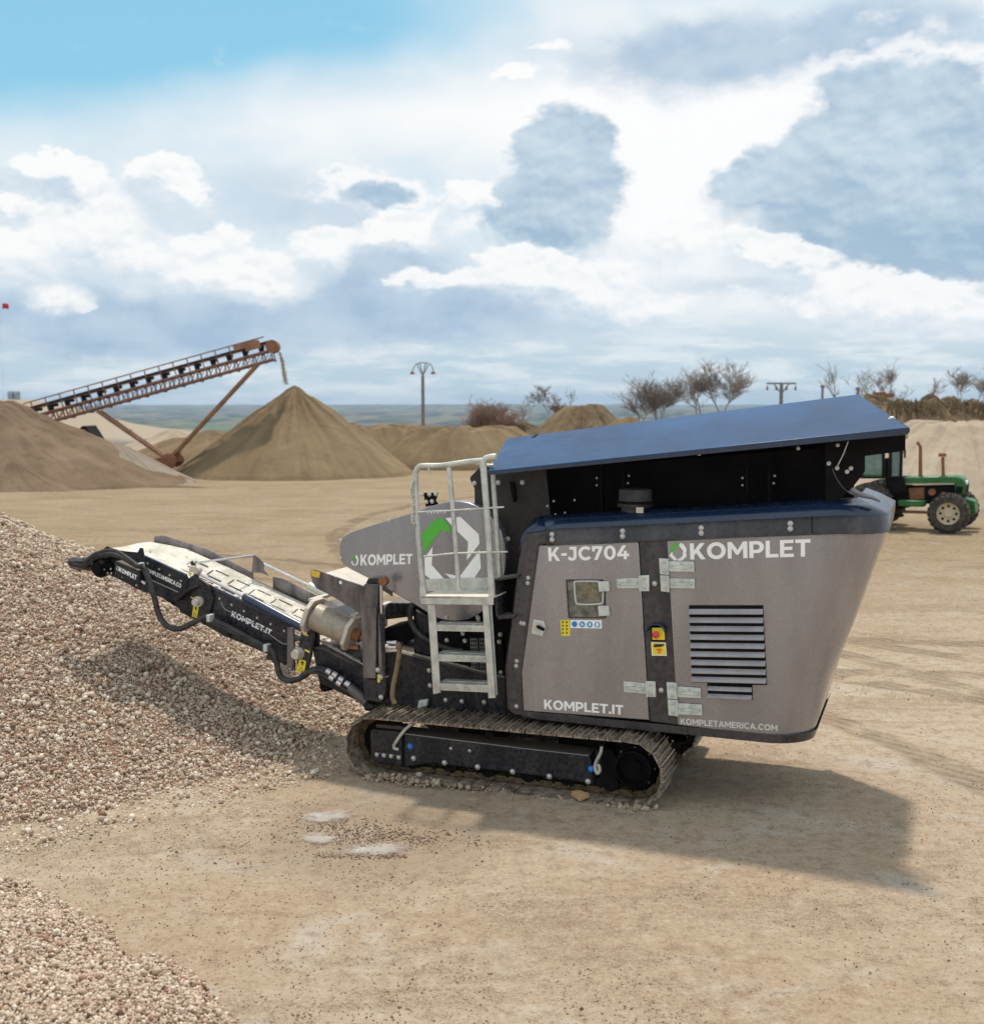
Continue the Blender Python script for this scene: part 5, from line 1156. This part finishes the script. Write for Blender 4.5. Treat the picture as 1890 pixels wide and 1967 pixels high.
part('magnet_body', MB().prism([bb0, bb1, bb1 + Vector((0, .62, 0)), bb0 + Vector((0, .62, 0))], (0, 0, -.17)), m_steel, mag, bevel=.01)
part('magnet_rail', MB().bar(c0_ + Vector((-.05, .02, .125)), c0_ + Vector((-.02, .70, .125)), .05, .02).bar(c1_ + Vector((.02, .02, .125)), c1_ + Vector((.02, .70, .125)), .05, .02), m_cream, mag)
part('drive_motor', MB().cyl(c1_ + ax_ * .03, c1_ + ax_ * .10, .05, 14).cyl(c1_ + ax_ * .03, c1_ + ax_ * .16, .028, 12).box(c1_ + ax_ * .06 + Vector((0, -.03, -.09)), (.08, .04, .03)), m_rust, mag)
slab('spacer_box', [(738, 1166), (745, 1158), (795, 1158), (797, 1184), (739, 1191)], .62, .5, m_dark, K, bevel=.015)
slab('cross_beam', [(738, 1207), (797, 1196), (797, 1228), (740, 1238)], .62, .3, m_black, K)
for k in range(4): slab('beam_rib', [(748 + 12 * k, 1158), (751 + 12 * k, 1158), (751 + 12 * k, 1186), (748 + 12 * k, 1187)], .61, .012, m_dark, K)
part('feed_lip', MB().prism(PP([(745, 1222), (760, 1222), (797, 1255), (750, 1255)], .7), (0, .3, 0)), m_steel, K)
part('rubber_hose', MB().tube(curve_pts(PP([(800, 1150), (790, 1168), (788, 1190), (798, 1212), (815, 1226), (840, 1238), (868, 1248), (890, 1250)], .44), 6), .02, 10), m_rubber, K)
# ---------------- discharge conveyor
cv = empty('discharge_conveyor', (0, 0, 0)); cv.parent = K
YN, YF = .50, 1.15
# side plates
head = slab('side_plate', [(191.5, 1064), (197, 1056), (205.5, 1048.5), (222, 1056), (240, 1059), (264, 1061), (268.5, 1052), (274, 1053), (276.5, 1067), (290, 1073), (358, 1104), (362, 1112), (356, 1140), (346, 1174), (335, 1157), (278, 1137), (252, 1125), (219, 1109), (197, 1096)], YN, .012, m_dark, cv, bevel=.003)
low = slab('side_plate', [(345, 1176), (352, 1150), (361, 1112), (372, 1104), (393, 1117), (412, 1128), (565, 1200), (567, 1290), (552, 1280), (524, 1274), (512, 1256), (431, 1222), (395, 1202), (362, 1184)], YN + .006, .012, m_dark, cv, bevel=.003)
def fold(l, parent, h=.03, mt=None): return part('folded_edge', MB().prism(PP(l, YN - .018), (0, .02, 0)), mt or m_navy, parent, bevel=.003)
fold([(277, 1067), (358, 1103.5), (358, 1108), (277, 1071.5)], head); fold([(413, 1129), (565, 1200), (564, 1206), (414, 1135)], low)
part('weld_line', MB().bar(P(288, 1113, YN - .004), P(342, 1137.5, YN - .004), .004, .004), m_lgrey, head)
part('weld_line', MB().tube(curve_pts(PP([(425, 1155), (432, 1170), (460, 1183), (500, 1205), (525, 1224), (545, 1237), (560, 1234)], YN), 5), .004, 5), m_greyd, low)
bolts([(284, 1082.5), (306, 1093.5), (326, 1105), (348, 1116), (289, 1060)], YN, head, .55)
bolts([(422, 1150), (445, 1162), (469, 1174), (494, 1187), (520, 1199), (546, 1212)], YN + .004, low, .6)
text_quad('KOMPLETAMERICA.CO', [(280.3, 1090), (348.4, 1122), (347.2, 1130), (279.6, 1097.5)], YN, head, m_white, bold=.04)
text_quad('KOMPLET.IT', [(446, 1173.2), (522.4, 1210.6), (519.5, 1220.5), (444.4, 1184)], YN + .006, low, m_white, bold=.045)
# belt: profile in X,Z at the near edge, swept across
near = [(206, 1056), (240, 1062), (277, 1071), (320, 1091), (360, 1109), (412, 1134), (470, 1161), (520, 1184), (565, 1206), (610, 1228), (690, 1272), (740, 1300)]
nl = PP(near, YN + .02); hx = nl[0]
prw = [(p.x, p.z) for p in nl]; hr_ = .085
wrap = [(hx.x - hr_ * math.sin(a), hx.z - hr_ + hr_ * math.cos(a)) for a in [math.pi * k / 8 for k in range(8, 0, -1)]]
prof_ = wrap + prw
wb = YF - YN - .04; rows = []
for i, (x, z) in enumerate(prof_):
    tr_ = .075 * min(1, max(0, (i - 8) / 3)); row = []
    for k in range(13):
        f = k / 12; s_ = abs(f - .5) * 2
        row.append(Vector((x, YN + .02 + wb * f, z - tr_ * (1 - s_ ** 2) + .004 * math.sin(k * 7 + i))))
    rows.append(row)
belt = part('belt', MB().grid(rows), m_belt, cv, solid=.012, smooth=50)
ret = PP([(200, 1090), (280, 1128), (360, 1178), (520, 1250)], YN + .05)
part('return_belt', MB().grid([[p, p + Vector((0, wb - .06, 0))] for p in ret]), m_rubber, cv, solid=.01)
def belt_pt(x, f):
    for (x0, z0), (x1, z1) in zip(prw, prw[1:]):
        if x0 <= x <= x1: z = z0 + (z1 - z0) * (x - x0) / (x1 - x0); break
    else: z = prw[-1][1]
    s_ = abs(f - .5) * 2; return Vector((x, YN + .02 + wb * f, z - .075 * (1 - s_ ** 2)))
cl = MB(); x = prw[0][0] + .1; xe = prw[-2][0]
m_cleat = mat('belt_cleat', (.10, .085, .07), .8, 0, .4, (.50, .45, .36), 12, .2)
while x < xe:
    for f in (.24, .44, .64, .84): cl.bar(belt_pt(x + .02, f) + Vector((0, 0, .010)), belt_pt(x + .15, f) + Vector((0, 0, .010)), .010, .010)
    for f0, f1 in ((.26, .42), (.66, .82)): cl.bar(belt_pt(x, f0) + Vector((0, 0, .010)), belt_pt(x, f1) + Vector((0, 0, .010)), .008, .008)
    x += .21
part('belt_cleat', cl, m_cleat, belt, smooth=0)
pos = []; rad = []
for k in range(1500):
    x = rng.uniform(prw[0][0] + .05, prw[-2][0]); f = abs(rng.normal(0, .10)) if rng.random() < .8 else rng.uniform(0, 1)
    if f > 1 or noise.noise(Vector((x * 4, f * 6, 0))) < -.05: continue
    p = belt_pt(x, f); r = rng.uniform(.004, .014); pos.append((p.x, p.y, p.z + .008)); rad.append(r)
m_crust = stone_mat('cream_dust', [(0, (.40, .33, .24)), (.4, (.62, .56, .46)), (1, (.82, .78, .70))])
o = stones_mesh('mud_crust', np.array(pos), np.array(rad), np.clip(rng.normal(.6, .2, len(pos)), 0, 1), m_crust, None, 9, .4); o.parent = cv
# far skirt plates
def far(l, nm, h, mt=m_steel):
    q = [belt_pt(x_, 1.0) for x_ in l]; 
    return part(nm, MB().grid([[p + Vector((0, .025, -.05)) for p in q], [p + Vector((0, .03, hh_)) for p, hh_ in zip(q, h)]]), mt, cv, solid=.01)
X0 = prw[0][0]
far([X0 + .02, X0 + .12, X0 + .6, X0 + 1.05], 'far_skirt', [.05, .075, .08, .05]); far([X0 + 1.25, X0 + 1.35, X0 + 2.1], 'far_skirt', [.10, .12, .10])
part('far_side_plate', MB().grid([[belt_pt(x_, 1) + Vector((0, .03, 0)), belt_pt(x_, 1) + Vector((0, .03, -.22))] for x_ in (X0, X0 + 1, X0 + 2, X0 + 2.7)]), m_dark, cv, solid=.01)
part('head_drum', MB().cyl((hx.x, YN + .02, hx.z - hr_), (hx.x, YF - .02, hx.z - hr_), hr_ * .93, 24), m_rubber, cv)
# drive motor with cover, lettering and hoses at the head
mc = slab('motor_cover', [(219, 1078), (226, 1080), (268, 1099.5), (266, 1121), (220, 1104)], YN - .14, .13, m_dark, cv, bevel=.012)
text_quad('KOMPLET', [(230, 1089.6), (262.8, 1105.8), (261.2, 1114.2), (228.8, 1097.8)], YN - .14, mc, m_white, bold=.045)
logo(226, 1091.5, 6.5, 8.5, YN - .14, mc, .45)
part('drive_motor', MB().lathe(P(206, 1088, YN), (0, -1, 0), [(0, .075), (.06, .075), (.06, .085), (.10, .085), (.10, .05), (.15, .05)], 20).box(P(200, 1078, YN - .08), (.08, .08, .07)), m_black, cv)
bolts([(200, 1094), (213, 1093), (214, 1101), (207, 1101), (235, 1108), (262, 1124)], YN - .10, cv, .5)
part('cover_pin', MB().cyl(P(270, 1115, YN - .1), P(280, 1122, YN - .1), .014, 10), m_rod, cv)
part('feed_box', MB().prism(PP([(262, 1119), (275, 1124), (292, 1134), (278, 1139), (250, 1125)], YN - .06), (0, .05, 0)), m_dark, cv, bevel=.004)
for k, (dy, r_) in enumerate(((0, .024), (5, .019), (-3, .015))):
    part('hydraulic_hose', MB().tube(curve_pts(PP([(134, 1080 + dy * .4), (150, 1082 + dy), (165, 1080 + dy), (180, 1068 + dy), (205, 1060 + dy), (225, 1062 + dy), (245, 1074 + dy * .6), (262, 1086 + dy * .3), (272, 1088)], YN - .12 - k * .03), 6), r_, 10), m_rubber, cv)
part('hose_coupling', MB().tube(PP([(134, 1077), (146, 1075), (160, 1076)], YN - .12), [.022, .03, .022], 8).tube(PP([(136, 1087), (150, 1091), (162, 1086)], YN - .14), [.02, .026, .018], 8).tube(PP([(165, 1073), (178, 1070)], YN - .16), .018, 8), m_steel, cv)
part('motor_hose', MB().tube(curve_pts(PP([(160, 1088), (175, 1090), (190, 1085), (200, 1075)], YN - .1), 5), .03, 10), m_rubber, cv)
# hose under the conveyor
hosem = part('rubber_hose', MB().tube(curve_pts(PP([(270, 1088), (278, 1095), (288, 1120), (297, 1150), (305, 1180), (318, 1200), (335, 1208), (352, 1206), (372, 1196), (392, 1187), (402, 1185)], YN - .10), 7), [.024] * 71, 12), m_rubber, cv)
for dz, r_ in ((0, .022), (6, .016)):
    part('rubber_hose', MB().tube(curve_pts(PP([(400, 1186 + dz), (440, 1205 + dz), (475, 1224 + dz), (508, 1242 + dz), (520, 1250 + dz)], YN - .06), 5), r_, 10), m_rubber, cv)
part('rubber_hose', MB().tube(curve_pts(PP([(512, 1242), (524, 1252), (532, 1275), (537, 1296), (550, 1307), (568, 1306), (585, 1298), (600, 1287), (620, 1285)], YN - .08), 7), .024, 12), m_rubber, cv)
for u, v in ((270, 1088), (404, 1187), (513, 1244)): part('hose_clip', MB().box(P(u, v, YN - .09), (.035, .07, .06)), m_zinc, cv, bevel=.004)
for k in range(4):
    part('hose_bundle', MB().tube(curve_pts(PP([(580, 1298 - k), (610, 1284 + k * 3), (640, 1294 + k * 5), (670, 1315 + k * 5), (700, 1342 + k * 4), (716, 1358 + k)], YN - .10 - .03 * (k % 2)), 6), .022 - .003 * k, 10), m_rubber, K)
fit = MB()
for u, v in ((628, 1288), (640, 1294), (652, 1303), (664, 1312), (634, 1300), (648, 1310)): fit.tube(PP([(u, v), (u + 8, v + 5)], YN - .135), .026, 10)
part('hose_fitting', fit, m_rod, K)
part('hose_sleeve', MB().tube(PP([(672, 1320), (690, 1336), (704, 1350)], YN - .14), [.035, .042, .038], 12), m_steel, K)
part('guide_roller', MB().lathe(P(622, 1318, YN), (.3, 1, 0), [(0, .03), (0, .05), (.3, .05), (.3, .03)], 14), m_black, K)
slab('idler_bracket', [(416, 1207), (440, 1218), (440, 1224), (434, 1224), (414, 1213)], YN - .02, .03, m_dark, cv); slab('idler_bracket', [(511, 1258), (525, 1265), (526, 1271), (511, 1266)], YN - .02, .03, m_dark, cv)
# folding joint halfway
slab('joint_plate', [(356, 1144), (372, 1103), (365, 1080), (369, 1078), (378, 1092), (381, 1110), (400, 1124), (410, 1150), (402, 1180), (388, 1187), (370, 1184), (349, 1176), (344, 1162), (338, 1155)], YN - .02, .02, m_dark, cv, bevel=.003)
slab('joint_gusset', [(334, 1152), (361, 1130), (373, 1126), (374, 1130), (363, 1134), (338, 1156)], YN - .09, .08, m_dark, cv, bevel=.003)
part('pivot_pin', MB().lathe(P(383, 1155, YN - .02), (0, -1, 0), [(0, .045), (.03, .045), (.03, .030), (.07, .030), (.07, .018), (.075, .018)], 20), m_cream, cv)
def warn(q, Y, par):
    s_ = decal(q, Y, m_yell, par)
    (x0, y0), (x1, y1), (x2, y2), (x3, y3) = q
    def L(a, b_): return ((x0 + (x1 - x0) * a) * (1 - b_) + (x3 + (x2 - x3) * a) * b_, (y0 + (y1 - y0) * a) * (1 - b_) + (y3 + (y2 - y3) * a) * b_)
    slab('sticker_print', [L(.3, .15), L(.55, .1), L(.75, .2), L(.6, .3), L(.75, .38), L(.4, .42), L(.5, .3), L(.28, .25)], Y - .0035, .001, m_print, par, bevel=0)
    t_ = PP([L(.5, .58), L(.82, .88), L(.18, .88)], Y - .004); g = MB()
    for a, b_ in zip(t_, t_[1:] + t_[:1]): g.bar(a, b_, .003, .001, (0, 1, 0))
    part('sticker_print', g, m_print, par, smooth=0)
warn([(372, 1162), (382, 1165), (378, 1187.5), (368.5, 1184)], YN - .02, cv)
decal([(367, 1146), (377, 1151), (376, 1153), (366, 1148)], YN - .02, m_yell, cv); decal([(360, 1099), (364, 1098), (367, 1106), (364, 1108)], YN - .03, m_yell, cv)
# folding links and cylinders
yq = YF + .02
lk = MB().tube([P(376, 1081, YN), P(486, 1067, YF)], .009, 8); part('cross_link', lk, m_rod, cv)
fb = P(486, 1067, yq); 
slab('far_bracket', [(486, 1067), (489, 1066), (505, 1080), (506, 1095), (516, 1107), (500, 1100), (482, 1100), (484, 1092)], YF, .015, m_steel, cv)
part('far_cylinder_rod', MB().cyl(P(500, 1080, yq), P(596, 1126, yq), .013, 10), m_rod, cv)
part('far_cylinder', MB().cyl(P(594, 1125, yq), P(630, 1144, yq), .034, 14), m_zinc, cv)
part('near_cylinder_rod', MB().cyl(P(378, 1100, YN - .05), P(472, 1148, YN - .05), .013, 10), m_rod, cv)
part('near_cylinder', MB().tube(PP([(468, 1146), (474, 1149), (580, 1205)], YN - .05), [.030, .036, .036], 14), m_navy, cv)
part('rod_end', MB().lathe(P(375, 1096, YN - .09), (0, 1, 0), [(0, .01), (0, .03), (.06, .03), (.06, .01)], 14).box(P(370, 1093, YN - .05), (.04, .04, .05)), m_cream, cv)
# lower hinge assembly
slab('hinge_column', [(552, 1204), (563, 1206), (565, 1262), (560, 1290), (551, 1286), (551, 1240)], YN - .03, .03, m_steel, cv, bevel=.003)
lug = slab('hinge_lug', [(577, 1220), (583, 1206), (592, 1202), (600, 1206), (602, 1225), (597, 1262), (590, 1294), (571, 1290), (569, 1262)], YN - .09, .03, m_dark, cv, bevel=.006)
slab('hinge_lug', [(600, 1204), (612, 1208), (612, 1240), (600, 1248)], YN - .02, .03, m_dark, cv, bevel=.006)
part('pivot_pin', MB().lathe(P(574.5, 1255, YN - .09), (0, -1, 0), [(0, .05), (.02, .05), (.04, .036), (.07, .036), (.07, .015), (.075, .015)], 20), m_cream, cv)
warn([(575, 1266), (588, 1270), (584, 1295), (569.5, 1290)], YN - .09, cv)
decal([(583, 1214), (591, 1219), (592, 1223), (582, 1219)], YN - .09, m_yell, cv); decal([(586, 1247), (595, 1251), (594, 1255), (585, 1250)], YN - .09, m_yell, cv)
part('pivot_pin', MB().lathe(P(587.5, 1213, YN - .09), (0, -1, 0), [(0, .022), (.02, .022)], 14), m_rod, cv)
pos = []; rad = []
for k in range(160):
    u = rng.uniform(538, 566); v = 1276 + (u - 538) * .35 + rng.uniform(-2, 24); p = P(u, min(v, 1304), YN + rng.uniform(-.02, .06)); pos.append(tuple(p)); rad.append(rng.uniform(.007, .018))
o = stones_mesh('spilled_crust', np.array(pos), np.array(rad), np.clip(rng.normal(.7, .15, len(pos)), 0, 1), m_crust, None, 12, .6); o.parent = cv
# ---------------- crawler tracks
def loop(XL, XRt, zb, zt1, zt2, n=10):
    """closed side outline of the track, (x, z)"""
    rl = (zt1 - zb) / 2; rr = (zt2 - zb) / 2; pts = []
    cl_, cr_ = (XL + rl, zb + rl), (XRt - rr, zb + rr)
    for a in np.linspace(math.pi * 1.5, math.pi * .5, n * 2): pts.append((cl_[0] + rl * math.cos(a), cl_[1] + rl * math.sin(a)))
    for a in np.linspace(math.pi * .5, -math.pi * .5, n * 2): pts.append((cr_[0] + rr * math.cos(a), cr_[1] + rr * math.sin(a)))
    return pts, cl_, cr_, rl, rr
XL = P(661, 1430, .0).x; XRt = P(1283, 1490, .25).x + .02
m_worn = mat('worn_edge_steel', (.55, .48, .40), .35, .5, .5, (.62, .52, .38), 30, .3)
def track(Y0, W):
    root = empty('crawler_track', (0, 0, 0)); root.parent = K
    pts, cl_, cr_, rl, rr = loop(XL, XRt, .0, .475, .49)
    P3 = [Vector((x, 0, z)) for x, z in pts] + [Vector((pts[0][0], 0, pts[0][1]))]
    seg = [(b_ - a).length for a, b_ in zip(P3, P3[1:])]; tot = sum(seg); ns = 46; sh = MB(); ln = MB(); wr = MB(); bo = MB(); step = tot / ns
    def on(s):
        s %= tot
        for a, b_, l in zip(P3, P3[1:], seg):
            if s <= l: return a.lerp(b_, s / l), (b_ - a).normalized()
            s -= l
        return P3[0], (P3[1] - P3[0]).normalized()
    for k in range(ns):
        p, t_ = on(k * step); nrm = Vector((-t_.z, 0, t_.x))
        if (p - Vector((.5 * (XL + XRt), 0, .24))).dot(nrm) < 0: nrm = -nrm
        c_ = p - nrm * .013; hw_ = step * .46
        a, b_ = c_ - t_ * hw_, c_ + t_ * hw_
        base_ = [a - nrm * .007, b_ - nrm * .007, b_ + nrm * .003, b_ - t_ * .004 + nrm * .019, b_ - t_ * .013 + nrm * .019, b_ - t_ * .019 + nrm * .002,
                 c_ + t_ * .006 + nrm * .002, c_ + t_ * .004 + nrm * .016, c_ - t_ * .004 + nrm * .016, c_ - t_ * .006 + nrm * .002, a + t_ * .012 + nrm * .002, a + t_ * .008 + nrm * .018, a + nrm * .018]
        sh.prism([q + Vector((0, Y0, 0)) for q in base_], (0, W, 0))
        wr.prism([q + Vector((0, Y0 + .004, 0)) for q in (b_ - t_ * .005 + nrm * .0175, b_ - t_ * .012 + nrm * .0175, b_ - t_ * .012 + nrm * .0205, b_ - t_ * .005 + nrm * .0205)], (0, W - .008, 0))
        for yb in (.05, .11): sh.cyl(c_ - nrm * .006 + t_ * .014 + Vector((0, Y0 + yb, 0)), c_ - nrm * .011 + t_ * .014 + Vector((0, Y0 + yb, 0)), .007, 6); sh.cyl(c_ - nrm * .006 - t_ * .016 + Vector((0, Y0 + yb, 0)), c_ - nrm * .011 - t_ * .016 + Vector((0, Y0 + yb, 0)), .007, 6)
        for Yc in (Y0 + W * .5, Y0 + W * .68):
            ln.box(c_ - nrm * .035 + Vector((0, Yc, 0)), (step * .8, .03, .045), Matrix.Rotation(-math.atan2(t_.z, t_.x), 3, 'Y'))
        ln.cyl(c_ - nrm * .035 + t_ * step * .5 + Vector((0, Y0 + W * .45, 0)), c_ - nrm * .035 + t_ * step * .5 + Vector((0, Y0 + W * .73, 0)), .015, 8)
    sb_ = part('shoe_belt', sh, m_shoe, root, smooth=0); part('worn_edge', wr, m_worn, sb_, smooth=0)
    part('track_chain', ln, mat('chain_steel', (.10, .075, .045), .4, .5, .6, (.30, .22, .10), 20, .4), root, smooth=0)
    # idler and sprocket
    part('idler_wheel', MB().lathe((cl_[0] + .0, Y0 + W * .42, cl_[1]), (0, 1, 0), [(0, .02), (0, .10), (.03, .15), (.03, .178), (.11, .178), (.11, .15), (.14, .10), (.14, .02)], 32), m_black, root)
    sp = MB().lathe((cr_[0], Y0 + W * .58, cr_[1]), (0, 1, 0), [(0, .10), (0, .17), (.05, .17), (.05, .1)], 32)
    for k in range(17):
        a = 2 * math.pi * k / 17; sp.bar((cr_[0] + math.cos(a) * .16, Y0 + W * .58 + .025, cr_[1] + math.sin(a) * .16), (cr_[0] + math.cos(a) * .19, Y0 + W * .58 + .025, cr_[1] + math.sin(a) * .19), .04, .03, (0, 1, 0))
    part('sprocket', sp, m_black, root)
    hb = part('drive_hub', MB().lathe((cr_[0], Y0 + W * .58, cr_[1]), (0, -1, 0), [(0, .15), (.05, .15), (.05, .135), (.12, .132), (.125, .12), (.03, .112), (.03, .05), (.05, .045), (.05, .002)], 36), m_black, root)
    for k in range(8):
        a = 2 * math.pi * k / 8; bolt(0, 0, 0, hb, .5, pt=Vector((cr_[0] + math.cos(a) * .143, Y0 + W * .58 - .05, cr_[1] + math.sin(a) * .143)), material=m_steel)
    for k in range(6):
        x = cl_[0] + .24 + k * (cr_[0] - cl_[0] - .42) / 5
        part('bottom_roller', MB().lathe((x, Y0 + W * .45, .105), (0, 1, 0), [(0, .03), (0, .06), (.05, .05), (.09, .05), (.14, .06), (.14, .03)], 18), m_black, root)
    part('carrier_roller', MB().cyl((1.0, Y0 + W * .3, .385), (1.0, Y0 + W * .7, .385), .03, 14), m_black, root)
    return root, cl_, cr_
W = .42
tk, cl_, cr_ = track(0.0, W)
YS = .135
fr_ = [(710, 1407), (711, 1403), (778, 1410), (1000, 1437.5), (1128, 1451.5), (1133, 1457), (1136, 1470), (1140, 1507), (1000, 1487), (830, 1468), (774, 1474), (770, 1474), (722, 1468), (711, 1450)]
sf = slab('side_frame', fr_, YS, .22, m_dark, tk, bevel=.012)
q = PP([(778, 1410), (1000, 1437.5), (1130, 1452)], YS - .002); part('frame_seam', MB().tube(q, .0035, 5), m_greyd, tk)
slab('tension_cover', [(722, 1391), (782, 1397), (782, 1404), (722, 1398)], YS + .02, .1, m_trim, tk)
slab('frame_joint', [(771, 1412), (777, 1412), (776, 1473), (771, 1473)], YS - .006, .01, m_black, tk)
slab('cover_plate', [(719, 1445.5), (771, 1452), (771, 1454), (719, 1448)], YS - .004, .006, m_steel, tk)
bolts([(724, 1450), (737.5, 1451.5), (751.5, 1453), (766, 1455.5)], YS - .004, tk, 1.0)
bolts([(794.5, 1457), (854, 1465.5), (917.5, 1473.5), (984.5, 1482.5), (1055, 1491.5), (1129.5, 1501.5)], YS, tk, 1.15)
bolts([(866, 1438), (902, 1442.5)], YS, tk, .7)
bolt(788, 1434, YS, tk, 1.3, material=m_bdot); bolt(1135.5, 1477, YS - .01, tk, 1.3, material=m_bdot)
part('towing_hook', MB().tube(curve_pts(PP([(792, 1390), (780, 1400), (770, 1412), (762, 1424), (757, 1432), (758, 1438), (766, 1440)], YS - .02), 5), .013, 10), m_galv, tk)
part('towing_hook', MB().tube(curve_pts(PP([(1156, 1434), (1153, 1448), (1146, 1462), (1143, 1474), (1147, 1486), (1152, 1480), (1149, 1468)], YS - .02), 5), .013, 10), m_galv, tk)
part('drive_bracket', MB().prism(PP([(1150, 1440), (1175, 1440), (1190, 1470), (1180, 1505), (1150, 1507), (1158, 1475)], YS + .05), (0, .2, 0)), m_black, tk)
tk2, _, _ = track(1.30, W)
part('side_frame', MB().box(((cl_[0] + cr_[0]) / 2, 1.51, .26), (cr_[0] - cl_[0] - .3, .3, .2)), m_dark, tk2, bevel=.01)
part('cross_member', MB().box(((cl_[0] + cr_[0]) / 2 - .3, .9, .33), (.3, 1.0, .2)).box(((cl_[0] + cr_[0]) / 2 + .5, .9, .33), (.3, 1.0, .2)).box((1.1, .9, .46), (1.9, .8, .14)), m_black, K)
# mud and stones squeezed out under the near track
pos = []; rad = []
for k in range(620):
    if k < 420: u = rng.normal(770, 75)
    elif k < 500: u = rng.uniform(700, 1200)
    else: u = rng.normal(1215, 22)
    if u < 668 or u > 1262: continue
    v = 1493 + (u - 690) * .12 + rng.normal(0, 4 if k < 420 else 3) - (10 if u < 700 else 0)
    p = G(u, v); r = rng.uniform(.004, .014) if rng.random() < .9 else rng.uniform(.014, .034)
    pos.append((p.x, p.y, r * .5 + abs(rng.normal(0, .012)))); rad.append(r)
o = stones_mesh('track_rubble', np.array(pos), np.array(rad), np.clip(rng.normal(.42, .2, len(pos)), 0, 1), stone_mat('rubble', [(0, (.26, .18, .12)), (.5, (.46, .37, .27)), (1, (.62, .54, .42))]), None, 15, .7)
tag(o, 'crumbled lumps of dirt squeezed out along the foot of the near track', kind='stuff')
br = part('brick_shard', MB().prism([G(1097, 1529, .03), G(1112, 1527, .03), G(1132, 1533, .03), G(1113, 1540, .03)], (0, 0, .035)), mat('ochre_brick', (.50, .33, .16), .9, 0, .2, (.3, .2, .1), 20, .2), bevel=.003)
br.location = (0, 0, 0); tag(br, 'flat ochre shard of broken brick lying on the track shoes', 'brick shard')

# ------------------------------------------------------------------ air
mh = bpy.data.materials.new('air'); mh.use_nodes = True; t = mh.node_tree; t.nodes.clear()
vol = N(t, 'ShaderNodeVolumePrincipled'); vol.inputs['Color'].default_value = (.58, .76, .98, 1); vol.inputs['Density'].default_value = .00013; vol.inputs['Anisotropy'].default_value = .2
om = N(t, 'ShaderNodeOutputMaterial'); t.links.new(vol.outputs[0], om.inputs['Volume'])
hz_ = part('haze', MB().box((0, 4400, -45), (19000, 9400, 210)), mh, smooth=0); tag(hz_, 'thin pale haze lying over the valley', kind='stuff')
